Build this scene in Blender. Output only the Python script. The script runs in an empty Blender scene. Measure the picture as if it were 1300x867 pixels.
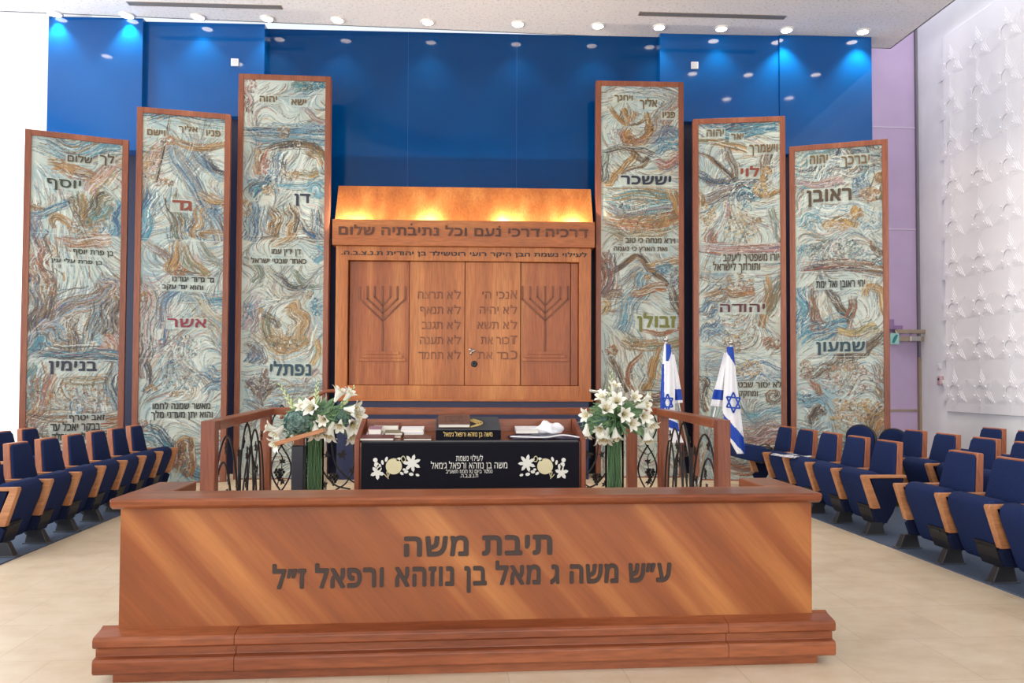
import bpy, bmesh, math, random
import numpy as np
from mathutils import Vector, Matrix
from mathutils.geometry import delaunay_2d_cdt
random.seed(7)
rng = np.random.default_rng(11)
SC = bpy.context.scene
COL = SC.collection
PI = math.pi

# ------------------------------------------------------------------ camera
F, HC = 950.0, 1.5
YAW = math.atan((650 - 572.0) / F)
PIT, ROL, SH = math.radians(1.57), 0.004, 22.5
FW = Vector((math.sin(YAW) * math.cos(PIT), math.cos(YAW) * math.cos(PIT), math.sin(PIT)))
R0 = Vector((math.cos(YAW), -math.sin(YAW), 0))
U0 = R0.cross(FW)
RT = R0 * math.cos(ROL) + U0 * math.sin(ROL)
UP = U0 * math.cos(ROL) - R0 * math.sin(ROL)
CAM = Vector((0, 0, HC))
cd = bpy.data.cameras.new('camera')
cam = bpy.data.objects.new('camera', cd)
COL.objects.link(cam)
m3 = Matrix((RT, UP, -FW)).transposed()
cam.matrix_world = Matrix.Translation(CAM) @ m3.to_4x4()
cd.sensor_fit = 'HORIZONTAL'
cd.sensor_width = 36
cd.lens = 36 * F / 1300
cd.shift_y = SH / 1300
cd.clip_end = 200
SC.camera = cam


def ray(x, y):
    return FW + RT * ((x - 650) / F) - UP * ((y - 433.5 - SH) / F)


def at(x, y, Y):
    """point on the vertical plane y = Y that the photograph shows at pixel x, y"""
    d = ray(x, y)
    return CAM + d * (Y / d.y)


def atz(x, y, z):
    d = ray(x, y)
    return CAM + d * ((z - HC) / d.z)


def atx(x, y, X):
    d = ray(x, y)
    return CAM + d * (X / d.x)


# ------------------------------------------------------------------ materials
def lin(c):
    r = []
    for v in c:
        v = v / 255.0
        r.append(v / 12.92 if v <= 0.04045 else ((v + 0.055) / 1.055) ** 2.4)
    return (*r, 1.0)


def new_mat(name):
    m = bpy.data.materials.new(name)
    m.use_nodes = True
    nt = m.node_tree
    b = nt.nodes['Principled BSDF']
    return m, nt, b


def plain(name, c, rough=0.5, metal=0.0, spec=0.5, sheen=0.0, coat=0.0):
    m, nt, b = new_mat(name)
    b.inputs['Base Color'].default_value = lin(c)
    b.inputs['Roughness'].default_value = rough
    b.inputs['Metallic'].default_value = metal
    b.inputs['Specular IOR Level'].default_value = spec
    if sheen:
        b.inputs['Sheen Weight'].default_value = sheen
    if coat:
        b.inputs['Coat Weight'].default_value = coat
    return m


def ramp(nt, stops):
    r = nt.nodes.new('ShaderNodeValToRGB')
    e = r.color_ramp.elements
    while len(e) < len(stops):
        e.new(0.5)
    for k, (p, c) in enumerate(stops):
        e[k].position = p
        e[k].color = lin(c)
    return r


def mottled(name, stops, scale=8.0, detail=4.0, rough=0.6, stretch=(1, 1, 1), spec=0.4, bump=0.0, rot=(0, 0, 0), dist=0.0):
    m, nt, b = new_mat(name)
    tc = nt.nodes.new('ShaderNodeTexCoord')
    r1 = nt.nodes.new('ShaderNodeMapping'); r1.inputs['Rotation'].default_value = rot
    r2 = nt.nodes.new('ShaderNodeMapping'); r2.inputs['Scale'].default_value = stretch
    n = nt.nodes.new('ShaderNodeTexNoise')
    n.inputs['Scale'].default_value = scale
    n.inputs['Detail'].default_value = detail
    n.inputs['Roughness'].default_value = 0.6
    n.inputs['Distortion'].default_value = dist
    rp = ramp(nt, stops)
    L = nt.links.new
    L(tc.outputs['Object'], r1.inputs['Vector'])
    L(r1.outputs['Vector'], r2.inputs['Vector'])
    L(r2.outputs['Vector'], n.inputs['Vector'])
    L(n.outputs['Fac'], rp.inputs['Fac'])
    L(rp.outputs['Color'], b.inputs['Base Color'])
    b.inputs['Roughness'].default_value = rough
    b.inputs['Specular IOR Level'].default_value = spec
    if bump:
        bp = nt.nodes.new('ShaderNodeBump')
        bp.inputs['Strength'].default_value = bump
        bp.inputs['Distance'].default_value = 0.01
        L(n.outputs['Fac'], bp.inputs['Height'])
        L(bp.outputs['Normal'], b.inputs['Normal'])
    return m


def wood(name, dark, mid, light, grain='z', rough=0.35, fine=1.0, rot=None, spec=0.4, pore=215):
    """veneer: broad ribbons along the grain with fine pores over them"""
    m, nt, b = new_mat(name)
    L = nt.links.new
    tc = nt.nodes.new('ShaderNodeTexCoord')
    r1 = nt.nodes.new('ShaderNodeMapping')
    r1.inputs['Rotation'].default_value = rot or (0, 0, 0)
    st = {'x': (0.12, 1, 1), 'y': (1, 0.12, 1), 'z': (1, 1, 0.07)}[grain]
    r2 = nt.nodes.new('ShaderNodeMapping'); r2.inputs['Scale'].default_value = st
    n1 = nt.nodes.new('ShaderNodeTexNoise'); n1.inputs['Scale'].default_value = 5.0 * fine; n1.inputs['Detail'].default_value = 3
    n2 = nt.nodes.new('ShaderNodeTexNoise'); n2.inputs['Scale'].default_value = 70.0 * fine; n2.inputs['Detail'].default_value = 3
    rp = ramp(nt, [(0.3, dark), (0.5, mid), (0.68, light)])
    rp2 = ramp(nt, [(0.3, (pore, pore, pore)), (0.65, (255, 255, 255))])
    mx = nt.nodes.new('ShaderNodeMix'); mx.data_type = 'RGBA'; mx.blend_type = 'MULTIPLY'
    mx.inputs[0].default_value = 1.0
    L(tc.outputs['Object'], r1.inputs['Vector']); L(r1.outputs['Vector'], r2.inputs['Vector'])
    L(r2.outputs['Vector'], n1.inputs['Vector']); L(r2.outputs['Vector'], n2.inputs['Vector'])
    L(n1.outputs['Fac'], rp.inputs['Fac']); L(n2.outputs['Fac'], rp2.inputs['Fac'])
    L(rp.outputs['Color'], mx.inputs[6]); L(rp2.outputs['Color'], mx.inputs[7])
    L(mx.outputs[2], b.inputs['Base Color'])
    b.inputs['Roughness'].default_value = rough
    b.inputs['Specular IOR Level'].default_value = spec
    return m


def emit(name, c, s):
    m, nt, b = new_mat(name)
    b.inputs['Base Color'].default_value = lin(c)
    b.inputs['Emission Color'].default_value = lin(c)
    b.inputs['Emission Strength'].default_value = s
    return m


W_BIMAH = wood('wood_bimah_diagonal', (120, 62, 32), (140, 76, 38), (174, 110, 60), 'z', 0.28, 0.95, rot=(0, math.radians(42), 0), pore=238)
W_RAIL = wood('wood_rail', (118, 60, 36), (140, 76, 46), (160, 94, 60), 'x', 0.28)
W_RAILY = wood('wood_rail_lengthwise', (118, 60, 36), (140, 76, 46), (160, 94, 60), 'y', 0.3)
W_POST = wood('wood_post', (112, 56, 36), (132, 70, 46), (150, 88, 58), 'z', 0.35)
W_ARK = wood('wood_ark', (166, 92, 42), (186, 108, 50), (204, 132, 68), 'z', 0.35, 0.8)
W_ARKX = wood('wood_ark_fascia', (162, 88, 42), (180, 103, 50), (196, 124, 64), 'x', 0.35, 0.8)
W_DOOR = wood('wood_ark_door', (166, 94, 46), (184, 108, 54), (198, 126, 68), 'z', 0.4, 0.8)
W_MENO = wood('wood_menorah_panel', (148, 78, 40), (168, 92, 48), (194, 122, 66), 'z', 0.4, 0.8)
W_INLAY = wood('wood_letter', (84, 46, 28), (98, 54, 34), (110, 64, 40), 'z', 0.5)
W_FRAME = wood('wood_picture_frame', (128, 70, 48), (146, 84, 58), (162, 100, 72), 'z', 0.4)
W_CHAIR = wood('wood_chair', (180, 116, 74), (198, 136, 92), (212, 156, 110), 'x', 0.38)
W_SHELL = wood('wood_chair_shell', (160, 90, 56), (176, 104, 68), (190, 122, 84), 'z', 0.4)
W_CARVE = wood('wood_carving', (116, 64, 38), (132, 76, 46), (146, 90, 56), 'z', 0.5)  # darker letter brown; on the menorah bars it paints in carved shadow
INK = plain('dark_letter', (46, 27, 20), 0.55)
WHITE = mottled('white_paint', [(0.3, (236, 236, 238)), (0.7, (244, 244, 246))], 2.0, 2, 0.7)
RELIEF = plain('white_plaster', (240, 238, 242), 0.65)
LILAC = mottled('lilac_board', [(0.3, (180, 158, 190)), (0.7, (190, 168, 200))], 1.5, 3, 0.5)
SEAM = plain('pale_seam', (210, 200, 216), 0.6)
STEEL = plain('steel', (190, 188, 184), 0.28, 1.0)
ALU = plain('aluminium', (176, 160, 140), 0.4, 0.8)
IRON = plain('wrought_iron', (34, 30, 30), 0.5, 0.3)
BLACK = plain('black_plastic', (30, 30, 34), 0.45)
GREYP = plain('grey_metal', (62, 66, 74), 0.5, 0.2)
PLASTIC = plain('white_plastic', (232, 232, 230), 0.4)
SLOT = plain('vent_slot', (120, 118, 116), 0.6)
VELVET = plain('black_velvet', (10, 10, 22), 0.85, 0, 0.15, 0.15)
SILVER = plain('silver_thread', (214, 214, 206), 0.55)
GOLDT = plain('gold_thread', (204, 196, 158), 0.55)
GOLD = plain('gold_foil', (206, 178, 112), 0.4, 0.4)
PAPER = plain('paper', (236, 230, 218), 0.7)
PETAL = plain('lily_petal', (238, 238, 226), 0.55, 0, 0.3)
THROAT = plain('lily_throat', (206, 214, 150), 0.6)
STAMEN = plain('stamen', (206, 184, 110), 0.6)
STEM = plain('green_stem', (100, 136, 96), 0.55)
LEAFG = mottled('green_leaf', [(0.3, (84, 122, 84)), (0.7, (142, 172, 126))], 12, 3, 0.55)
SAGE = mottled('sage_leaf', [(0.3, (82, 112, 106)), (0.7, (140, 168, 158))], 14, 3, 0.6)
BUD = plain('pale_bud', (196, 206, 150), 0.55)
FLAGW = plain('flag_white', (240, 240, 244), 0.75)
FLAGB = plain('flag_blue', (26, 72, 176), 0.7)
NAVYBAG = plain('navy_satin', (34, 36, 66), 0.35)
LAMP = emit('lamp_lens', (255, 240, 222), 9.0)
LAMPRIM = plain('lamp_rim', (236, 232, 226), 0.4)

# glossy blue lacquer of the back wall
BLUE = mottled('blue_lacquer', [(0.3, (0, 73, 140)), (0.7, (0, 81, 150))], 0.8, 2, 0.06, spec=0.5)
NAVY = mottled('navy_fabric', [(0.3, (27, 40, 78)), (0.7, (33, 48, 90))], 90, 2, 0.9, spec=0.15, bump=0.15)
CARPET = mottled('blue_grey_carpet', [(0.3, (70, 80, 98)), (0.7, (92, 104, 124))], 140, 3, 0.95, spec=0.1, bump=0.3)
STONE = mottled('stone_step', [(0.3, (206, 182, 150)), (0.7, (226, 206, 176))], 3, 5, 0.45, (1, 4, 4))


def ceiling_material():
    m, nt, b = new_mat('ceiling_tile')
    L = nt.links.new
    tc = nt.nodes.new('ShaderNodeTexCoord')
    n = nt.nodes.new('ShaderNodeTexNoise'); n.inputs['Scale'].default_value = 26; n.inputs['Detail'].default_value = 3
    n.inputs['Roughness'].default_value = 0.7
    rp = ramp(nt, [(0.3, (190, 186, 182)), (0.42, (228, 225, 222)), (0.7, (236, 233, 231))])
    L(tc.outputs['Object'], n.inputs['Vector']); L(n.outputs['Fac'], rp.inputs['Fac'])
    L(rp.outputs['Color'], b.inputs['Base Color'])
    b.inputs['Roughness'].default_value = 0.9
    b.inputs['Specular IOR Level'].default_value = 0.1
    return m


def floor_material():
    m, nt, b = new_mat('travertine_floor')
    L = nt.links.new
    tc = nt.nodes.new('ShaderNodeTexCoord')
    mp = nt.nodes.new('ShaderNodeMapping'); mp.inputs['Scale'].default_value = (0.7, 1.0, 1)
    n = nt.nodes.new('ShaderNodeTexNoise'); n.inputs['Scale'].default_value = 5; n.inputs['Detail'].default_value = 6
    n.inputs['Roughness'].default_value = 0.65
    rp = ramp(nt, [(0.28, (206, 186, 158)), (0.5, (217, 199, 173)), (0.72, (225, 210, 188))])
    br = nt.nodes.new('ShaderNodeTexBrick')
    br.inputs['Scale'].default_value = 1.0
    br.inputs['Brick Width'].default_value = 0.6; br.inputs['Row Height'].default_value = 0.6
    br.inputs['Mortar Size'].default_value = 0.003
    br.inputs['Color1'].default_value = (1, 1, 1, 1); br.inputs['Color2'].default_value = (0.94, 0.93, 0.92, 1)
    br.inputs['Mortar'].default_value = (0.8, 0.77, 0.73, 1)
    mx = nt.nodes.new('ShaderNodeMix'); mx.data_type = 'RGBA'; mx.blend_type = 'MULTIPLY'; mx.inputs[0].default_value = 1
    L(tc.outputs['Object'], mp.inputs['Vector']); L(mp.outputs['Vector'], n.inputs['Vector'])
    L(tc.outputs['Object'], br.inputs['Vector'])
    L(n.outputs['Fac'], rp.inputs['Fac']); L(rp.outputs['Color'], mx.inputs[6]); L(br.outputs['Color'], mx.inputs[7])
    L(mx.outputs[2], b.inputs['Base Color'])
    b.inputs['Roughness'].default_value = 0.3
    b.inputs['Specular IOR Level'].default_value = 0.4
    return m


def glass_material():
    m, nt, b = new_mat('clear_glass')
    b.inputs['Base Color'].default_value = (0.93, 0.97, 0.95, 1)
    b.inputs['Roughness'].default_value = 0.02
    b.inputs['Transmission Weight'].default_value = 1.0
    b.inputs['IOR'].default_value = 1.07
    return m


def art_material():
    m, nt, b = new_mat('painted_relief')
    a = nt.nodes.new('ShaderNodeVertexColor'); a.layer_name = 'paint'
    nt.links.new(a.outputs['Color'], b.inputs['Base Color'])
    b.inputs['Roughness'].default_value = 0.42
    b.inputs['Specular IOR Level'].default_value = 0.4
    return m


CEIL, FLOOR, GLASS, ART = ceiling_material(), floor_material(), glass_material(), art_material()


# ------------------------------------------------------------------ object helpers
def obj(name, bm, mat, parent=None, smooth=False, bevel=0.0, seg=2):
    bmesh.ops.recalc_face_normals(bm, faces=bm.faces)
    me = bpy.data.meshes.new(name)
    bm.to_mesh(me); bm.free()
    for mm in (mat if isinstance(mat, (list, tuple)) else [mat]):
        me.materials.append(mm)
    if smooth:
        for p in me.polygons:
            p.use_smooth = True
    o = bpy.data.objects.new(name, me)
    COL.objects.link(o)
    if parent is not None:
        o.parent = parent
    if bevel:
        md = o.modifiers.new('bevel', 'BEVEL'); md.width = bevel; md.segments = seg
        md.limit_method = 'ANGLE'; md.angle_limit = math.radians(35)
    return o


def tag(o, label, cat, group=None, kind=None):
    o['label'] = label; o['category'] = cat
    if group: o['group'] = group
    if kind: o['kind'] = kind
    return o


def thing(name, label, cat, loc=(0, 0, 0), rotz=0.0, group=None):
    o = bpy.data.objects.new(name, None)
    o.empty_display_size = 0.1
    COL.objects.link(o)
    o.location = loc; o.rotation_euler = (0, 0, rotz)
    return tag(o, label, cat, group)


def struct(name, bm, mat, parent=None, **k):
    o = obj(name, bm, mat, parent, **k)
    if parent is None: o['kind'] = 'structure'
    return o


def dup(root, loc, rotz, label):
    r = root.copy(); COL.objects.link(r); r.location = loc; r.rotation_euler = (0, 0, rotz)
    r['label'] = label
    for ch in list(root.children):
        c = ch.copy(); COL.objects.link(c); c.parent = r
        for g in ch.children:
            d = g.copy(); COL.objects.link(d); d.parent = c
    return r


def NB():
    return bmesh.new()


def box(bm, x0, x1, y0, y1, z0, z1, M=None, mi=0):
    co = [(x0, y0, z0), (x1, y0, z0), (x1, y1, z0), (x0, y1, z0), (x0, y0, z1), (x1, y0, z1), (x1, y1, z1), (x0, y1, z1)]
    v = [bm.verts.new(M @ Vector(c) if M else c) for c in co]
    for f in ((0, 3, 2, 1), (4, 5, 6, 7), (0, 1, 5, 4), (1, 2, 6, 5), (2, 3, 7, 6), (3, 0, 4, 7)):
        fc = bm.faces.new([v[i] for i in f]); fc.material_index = mi
    return bm


def prism(bm, poly, axis, a0, a1, M=None):
    """extrude a 2D outline along an axis: axis 'x' -> poly is (y,z); 'y' -> (x,z); 'z' -> (x,y)"""
    def P(p, a):
        c = {'x': (a, p[0], p[1]), 'y': (p[0], a, p[1]), 'z': (p[0], p[1], a)}[axis]
        return M @ Vector(c) if M else Vector(c)
    A = [bm.verts.new(P(p, a0)) for p in poly]
    B = [bm.verts.new(P(p, a1)) for p in poly]
    n = len(poly)
    bm.faces.new(A[::-1]); bm.faces.new(B)
    for i in range(n):
        bm.faces.new((A[i], A[(i + 1) % n], B[(i + 1) % n], B[i]))
    return bm


def tube(bm, pts, r, n=8, r1=None):
    pts = [Vector(p) for p in pts]
    rings = []
    prev = None
    for i, p in enumerate(pts):
        t = (pts[min(i + 1, len(pts) - 1)] - pts[max(i - 1, 0)])
        t.normalize()
        if prev is None:
            a = Vector((0, 0, 1)) if abs(t.z) < 0.9 else Vector((1, 0, 0))
            u = t.cross(a).normalized()
        else:
            u = (prev - t * prev.dot(t)).normalized()
        prev = u
        w = t.cross(u)
        rr = r if r1 is None else r + (r1 - r) * i / (len(pts) - 1)
        rings.append([bm.verts.new(p + (u * math.cos(2 * PI * k / n) + w * math.sin(2 * PI * k / n)) * rr) for k in range(n)])
    for a, b in zip(rings, rings[1:]):
        for k in range(n):
            bm.faces.new((a[k], a[(k + 1) % n], b[(k + 1) % n], b[k]))
    bm.faces.new(rings[0][::-1]); bm.faces.new(rings[-1])
    return bm


def lathe(bm, prof, n=24, c=(0, 0, 0), cap=True):
    rings = [[bm.verts.new((c[0] + r * math.cos(2 * PI * k / n), c[1] + r * math.sin(2 * PI * k / n), c[2] + z)) for k in range(n)] for r, z in prof]
    for a, b in zip(rings, rings[1:]):
        for k in range(n):
            bm.faces.new((a[k], a[(k + 1) % n], b[(k + 1) % n], b[k]))
    if cap:
        bm.faces.new(rings[0][::-1]); bm.faces.new(rings[-1])
    return bm


def ball(bm, c, r, sx=1, sy=1, sz=1, u=10, v=7):
    M = Matrix.Translation(c) @ Matrix.Diagonal((sx * r, sy * r, sz * r, 1))
    bmesh.ops.create_uvsphere(bm, u_segments=u, v_segments=v, radius=1, matrix=M)
    return bm


def bez(p, n=14):
    """smooth curve through control points (Catmull-Rom)"""
    P = [Vector(q) for q in p]
    P = [P[0] * 2 - P[1]] + P + [P[-1] * 2 - P[-2]]
    out = []
    for i in range(1, len(P) - 2):
        for k in range(n):
            t = k / n
            a, b, c, d = P[i - 1], P[i], P[i + 1], P[i + 2]
            out.append(0.5 * ((2 * b) + (c - a) * t + (2 * a - 5 * b + 4 * c - d) * t * t + (3 * b - a - 3 * c + d) * t ** 3))
    out.append(P[-2])
    return out


LET = 0.592
_tc = bpy.data.curves.new('lettering', 'FONT')
_to = bpy.data.objects.new('lettering', _tc)
COL.objects.link(_to)


_glyphs = {}


def _loops(s, off):
    _tc.body = s; _tc.offset = off; _tc.extrude = 0.0; _tc.fill_mode = 'NONE'; _tc.resolution_u = 3
    bpy.context.view_layer.update()
    me = bpy.data.meshes.new_from_object(_to.evaluated_get(bpy.context.evaluated_depsgraph_get()))
    co = [(v.co.x, v.co.y) for v in me.vertices]
    nxt = {}
    for e in me.edges: nxt.setdefault(e.vertices[0], []).append(e.vertices[1]); nxt.setdefault(e.vertices[1], []).append(e.vertices[0])
    bpy.data.meshes.remove(me)
    seen, out = set(), []
    for v in sorted(nxt):
        if v in seen: continue
        lp, cur, prev = [], v, None
        while cur not in seen:
            seen.add(cur); lp.append(cur)
            c = [q for q in nxt[cur] if q != prev and q not in seen]
            if not c: break
            prev, cur = cur, (min(c) if prev is None else c[0])
        out.append([co[i] for i in lp])
    return out


def glyph(ch, bold=0.0):
    """(vertices, faces, advance) of one letter, one em high, 0.04 deep; outlines are filled by winding number"""
    if (ch, bold) in _glyphs: return _glyphs[(ch, bold)]
    e = '\u05d4'
    mxx = lambda L: max(p[0] for l in L for p in l)
    adv = mxx(_loops(e + ch + e, 0)) - mxx(_loops(e + e, 0))
    if ch == ' ':
        r = (np.zeros((0, 3), np.float32), [], adv)
    else:
        L = _loops(ch, 0.0)
        if ch == '\u05d3':
            q = bold
            L = [[(0.025 - q, 0.51 - q), (0.39 - q, 0.51 - q), (0.39 - q, -q), (0.475 + q, -q), (0.475 + q, 0.51 - q), (0.56 + q, 0.51 - q), (0.56 + q, 0.592 + q), (0.025 - q, 0.592 + q)]]
        if bold and ch != '\u05d3':
            L = [[(x + bold * math.cos(q * PI / 4), y + bold * math.sin(q * PI / 4)) for x, y in l] for l in L for q in range(8)]
        pts = [Vector(p) for l in L for p in l]
        ed, k = [], 0
        for l in L:
            ed += [(k + i, k + (i + 1) % len(l)) for i in range(len(l))]; k += len(l)
        V, _, T = delaunay_2d_cdt(pts, ed, [], 0, 1e-5)[:3]
        A = np.array([p for l in L for p in l]); B = np.array([l[(i + 1) % len(l)] for l in L for i in range(len(l))])
        Ct = np.array([[sum(V[i].x for i in t) / 3, sum(V[i].y for i in t) / 3] for t in T])
        cross = (A[None, :, 1] <= Ct[:, None, 1]) != (B[None, :, 1] <= Ct[:, None, 1])
        dy = np.where(np.abs(B[:, 1] - A[:, 1]) < 1e-12, 1, B[:, 1] - A[:, 1])
        xi = A[None, :, 0] + (Ct[:, None, 1] - A[None, :, 1]) / dy * (B - A)[None, :, 0]
        wn = (cross & (xi > Ct[:, None, 0])) @ np.sign(B[:, 1] - A[:, 1])
        T = [tuple(t) for t, q in zip(T, wn) if abs(q) > 0.5]
        n = len(V)
        cnt = {}
        for t in T:
            for i in range(3):
                p, q = t[i], t[(i + 1) % 3]
                cnt[(p, q)] = 1
        side = [(p, q) for p, q in cnt if (q, p) not in cnt]
        co = np.array([(v.x, v.y, 0.02) for v in V] + [(v.x, v.y, -0.02) for v in V], np.float32)
        fc = T + [tuple(i + n for i in t[::-1]) for t in T] + [(q, p, p + n, q + n) for p, q in side]
        r = (co, fc, adv)
    _glyphs[(ch, bold)] = r
    return r


def text_mesh(s, x0, x1, z0, z1, y, depth=0.004, bold=0.0, parent=None, name='inscription', mat=None, M=None):
    """Hebrew lettering standing in the xz plane, read from -y; the letters run right to left"""
    V, Fc, pen, nv = [], [], 0.0, 0
    for ch in s[::-1]:
        co, fc, adv = glyph(ch, bold)
        if len(co):
            V.append(co + np.array([pen, 0, 0], np.float32)); Fc += [tuple(i + nv for i in f) for f in fc]; nv += len(co)
        pen += adv + bold * 1.4
    co = np.concatenate(V)
    mn, mx = co[:, 0].min(), co[:, 0].max()
    out = np.empty_like(co)
    out[:, 0] = x0 + (co[:, 0] - mn) / max(mx - mn, 1e-6) * (x1 - x0)
    out[:, 2] = z0 + (co[:, 1] + bold) / (LET + 2 * bold) * (z1 - z0)
    out[:, 1] = y - depth * (co[:, 2] + 0.02) / 0.04
    me = bpy.data.meshes.new(name)
    me.from_pydata(out.tolist(), [], Fc)
    if M is not None: me.transform(M)
    me.materials.append(mat)
    me.update()
    o = bpy.data.objects.new(name, me); COL.objects.link(o)
    if parent is not None: o.parent = parent
    return o


# ------------------------------------------------------------------ the frame of the ark wall (turned a little to the room)
WX, WY, WA = 0.22, 11.43, -0.044
MW = Matrix.Translation((WX, WY, 0)) @ Matrix.Rotation(WA, 4, 'Z')
IW = MW.inverted()


def atw(x, y, v):
    """pixel -> ark-wall coordinates (u, v, z) on the plane v (v < 0 stands before the wall)"""
    o = IW @ CAM
    d = IW.to_3x3() @ ray(x, y)
    return o + d * ((v - o.y) / d.y)


CZ = 6.85

# ------------------------------------------------------------------ the room
b = NB(); box(b, -9, 7.9, -6, 12.2, -0.1, 0); struct('floor', b, FLOOR)


def ceiling():
    b = NB()
    # oval recess over the hall, let into the flat ceiling
    cx, cy, rx, ry, n = 0.25, 7.3, 2.9, 2.4, 48
    X0, X1, Y0, Y1 = -9, 7.03, -6, 11.37
    inner = [b.verts.new((cx + rx * math.cos(2 * PI * k / n), cy + ry * math.sin(2 * PI * k / n), CZ)) for k in range(n)]
    up = [b.verts.new((v.co.x, v.co.y, CZ + 0.35)) for v in inner]
    outer = []
    for k in range(n):
        c, s = math.cos(2 * PI * k / n), math.sin(2 * PI * k / n)
        t = min((X1 - cx) / c if c > 1e-9 else ((X0 - cx) / c if c < -1e-9 else 1e9), (Y1 - cy) / s if s > 1e-9 else ((Y0 - cy) / s if s < -1e-9 else 1e9))
        outer.append((cx + c * t, cy + s * t))
    corners = [(X1, Y1), (X0, Y1), (X0, Y0), (X1, Y0)]
    ov = [b.verts.new((p[0], p[1], CZ)) for p in outer]
    for k in range(n):
        a, c = outer[k], outer[(k + 1) % n]
        extra = []
        for q in corners:
            onx = abs(a[0] - q[0]) < 1e-6 or abs(a[1] - q[1]) < 1e-6
            onc = abs(c[0] - q[0]) < 1e-6 or abs(c[1] - q[1]) < 1e-6
            if onx and onc and not (abs(a[0] - c[0]) < 1e-6 or abs(a[1] - c[1]) < 1e-6):
                extra.append(b.verts.new((q[0], q[1], CZ)))
        b.faces.new([inner[k], ov[k]] + extra + [ov[(k + 1) % n], inner[(k + 1) % n]])
        b.faces.new((inner[k], inner[(k + 1) % n], up[(k + 1) % n], up[k]))
    b.faces.new(up)
    box(b, X0, X1, Y0, Y1, CZ + 0.36, CZ + 0.5)
    box(b, X1 - 0.02, X1, Y0, Y1, CZ, CZ + 0.4)
    box(b, X0, X1, Y1 - 0.02, Y1, CZ, CZ + 0.4)
    return struct('ceiling', b, CEIL)


ceiling()

# white wall right of the hall, lilac return between it and the blue wall, white wall on the left of the blue wall
b = NB(); box(b, 7.77, 7.97, -6, 12.2, 0, 9.5); struct('wall_right', b, WHITE)
b = NB(); box(b, 6.0, 7.77, 11.85, 12.0, 0, 9.5)
wl = struct('wall_back_lilac', b, LILAC); wl.name = 'wall_recess'
b = NB()
for y_ in (162, 291):
    p = at(1140, y_, 11.85)
    box(b, 6.2, 7.74, 11.842, 11.85, p.z - 0.008, p.z + 0.008)
obj('seam', b, SEAM, wl)
b = NB(); p = at(1140, 521, 11.85); box(b, 6.2, 7.74, 11.84, 11.85, p.z - 0.02, p.z + 0.02); obj('rail', b, ALU, wl)
b = NB(); box(b, 7.735, 7.77, 11.8, 11.85, 1.9, 9.4); obj('corner_post', b, plain('corner_grey', (120, 114, 124), 0.5), wl)
b = NB(); box(b, 7.73, 7.77, 11.79, 11.85, 0, 1.9); obj('corner_post', b, ALU, wl)
b = NB(); box(b, -9, -5.6, 11.85, 12.0, 0, 7.2); struct('wall_back', b, WHITE)
# left wall with tall window openings
b = NB()
box(b, -9.0, -8.8, -6, 12, 0, 0.9); box(b, -9.0, -8.8, -6, 12, 5.6, 7.2)
for y0, y1 in ((-6, -4.5), (-1.0, 0.0), (3.5, 4.5), (8.0, 8.6), (11.4, 12)):
    box(b, -9.0, -8.8, y0, y1, 0.9, 5.6)
struct('wall_left', b, WHITE)
for k, (y0, y1) in enumerate(((-4.5, -1.0), (0.0, 3.5), (4.5, 8.0), (8.6, 11.4))):
    b = NB()
    for yy in (y0, (y0 + y1) / 2 - 0.03, y1 - 0.06): box(b, -8.95, -8.85, yy, yy + 0.06, 0.9, 5.6)
    for zz in (0.9, 3.2, 5.54): box(b, -8.949, -8.851, y0, y1, zz, zz + 0.06)
    struct('window_%d' % (k + 1), b, PLASTIC)

# blue wall: five staggered lacquered sections
secs = [(60, 180, -0.25), (180, 335, -0.15), (335, 838, 0.0), (838, 990, -0.13), (990, 1107, -0.16)]
bw = bpy.data.objects.new('wall_blue', None); COL.objects.link(bw); bw.matrix_world = MW.copy(); bw['kind'] = 'structure'
for x0, x1, dv in secs:
    u0, u1 = atw(x0, 120, dv).x, atw(x1, 120, dv).x
    if x1 == 838: u1 = atw(x1, 120, -0.13).x
    if x0 == 335: u0 = atw(x0, 120, -0.15).x
    zb_ = atw((x0 + x1) / 2, {60: 190, 180: 147, 335: 282, 838: 155, 990: 196}[x0], dv).z
    b = NB(); box(b, u0, u1, dv, 0.0, zb_, CZ - 0.004)
    obj('panel', b, BLUE, bw)
b = NB(); box(b, atw(60, 120, -0.25).x, atw(1107, 120, -0.16).x, 0.001, 0.2, 0.0, CZ - 0.004)
obj('backing', b, plain('dark_navy_wall', (14, 22, 58), 0.45), bw)
# thin joints in the middle section
b = NB()
for xj in (518, 656):
    u = atw(xj, 120, 0).x
    box(b, u - 0.003, u + 0.003, -0.004, 0.0, 4.2, CZ - 0.02)
obj('joint', b, plain('blue_joint', (8, 82, 156), 0.3), bw)

# stone platform under the ark and the tall panels
b = NB(); box(b, -4.35, 4.2, -1.15, -0.02, 0.0, 0.07)
box(b, -4.2, 4.1, -1.06, -0.02, 0.07, 0.072)
o = struct('floor_platform', b, STONE, bevel=0.006); o.matrix_world = MW.copy()

# carpets under the chairs
b = NB(); box(b, -8.75, -3.585, 1.0, 10.1, 0.0, 0.012); struct('floor_carpet_left', b, CARPET)
b = NB(); box(b, 3.965, 7.75, 1.0, 11.0, 0.0, 0.012); struct('floor_carpet_right', b, CARPET)

# ------------------------------------------------------------------ ceiling lights and vents
lx = [-5.82, -4.78, -3.75, -2.74, -1.706, -0.371, 0.98, 2.187, 3.119, 4.071, 5.076, 6.257]
names12 = ['first', 'second', 'third', 'fourth', 'fifth', 'sixth', 'seventh', 'eighth', 'ninth', 'tenth', 'eleventh', 'twelfth']


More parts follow.
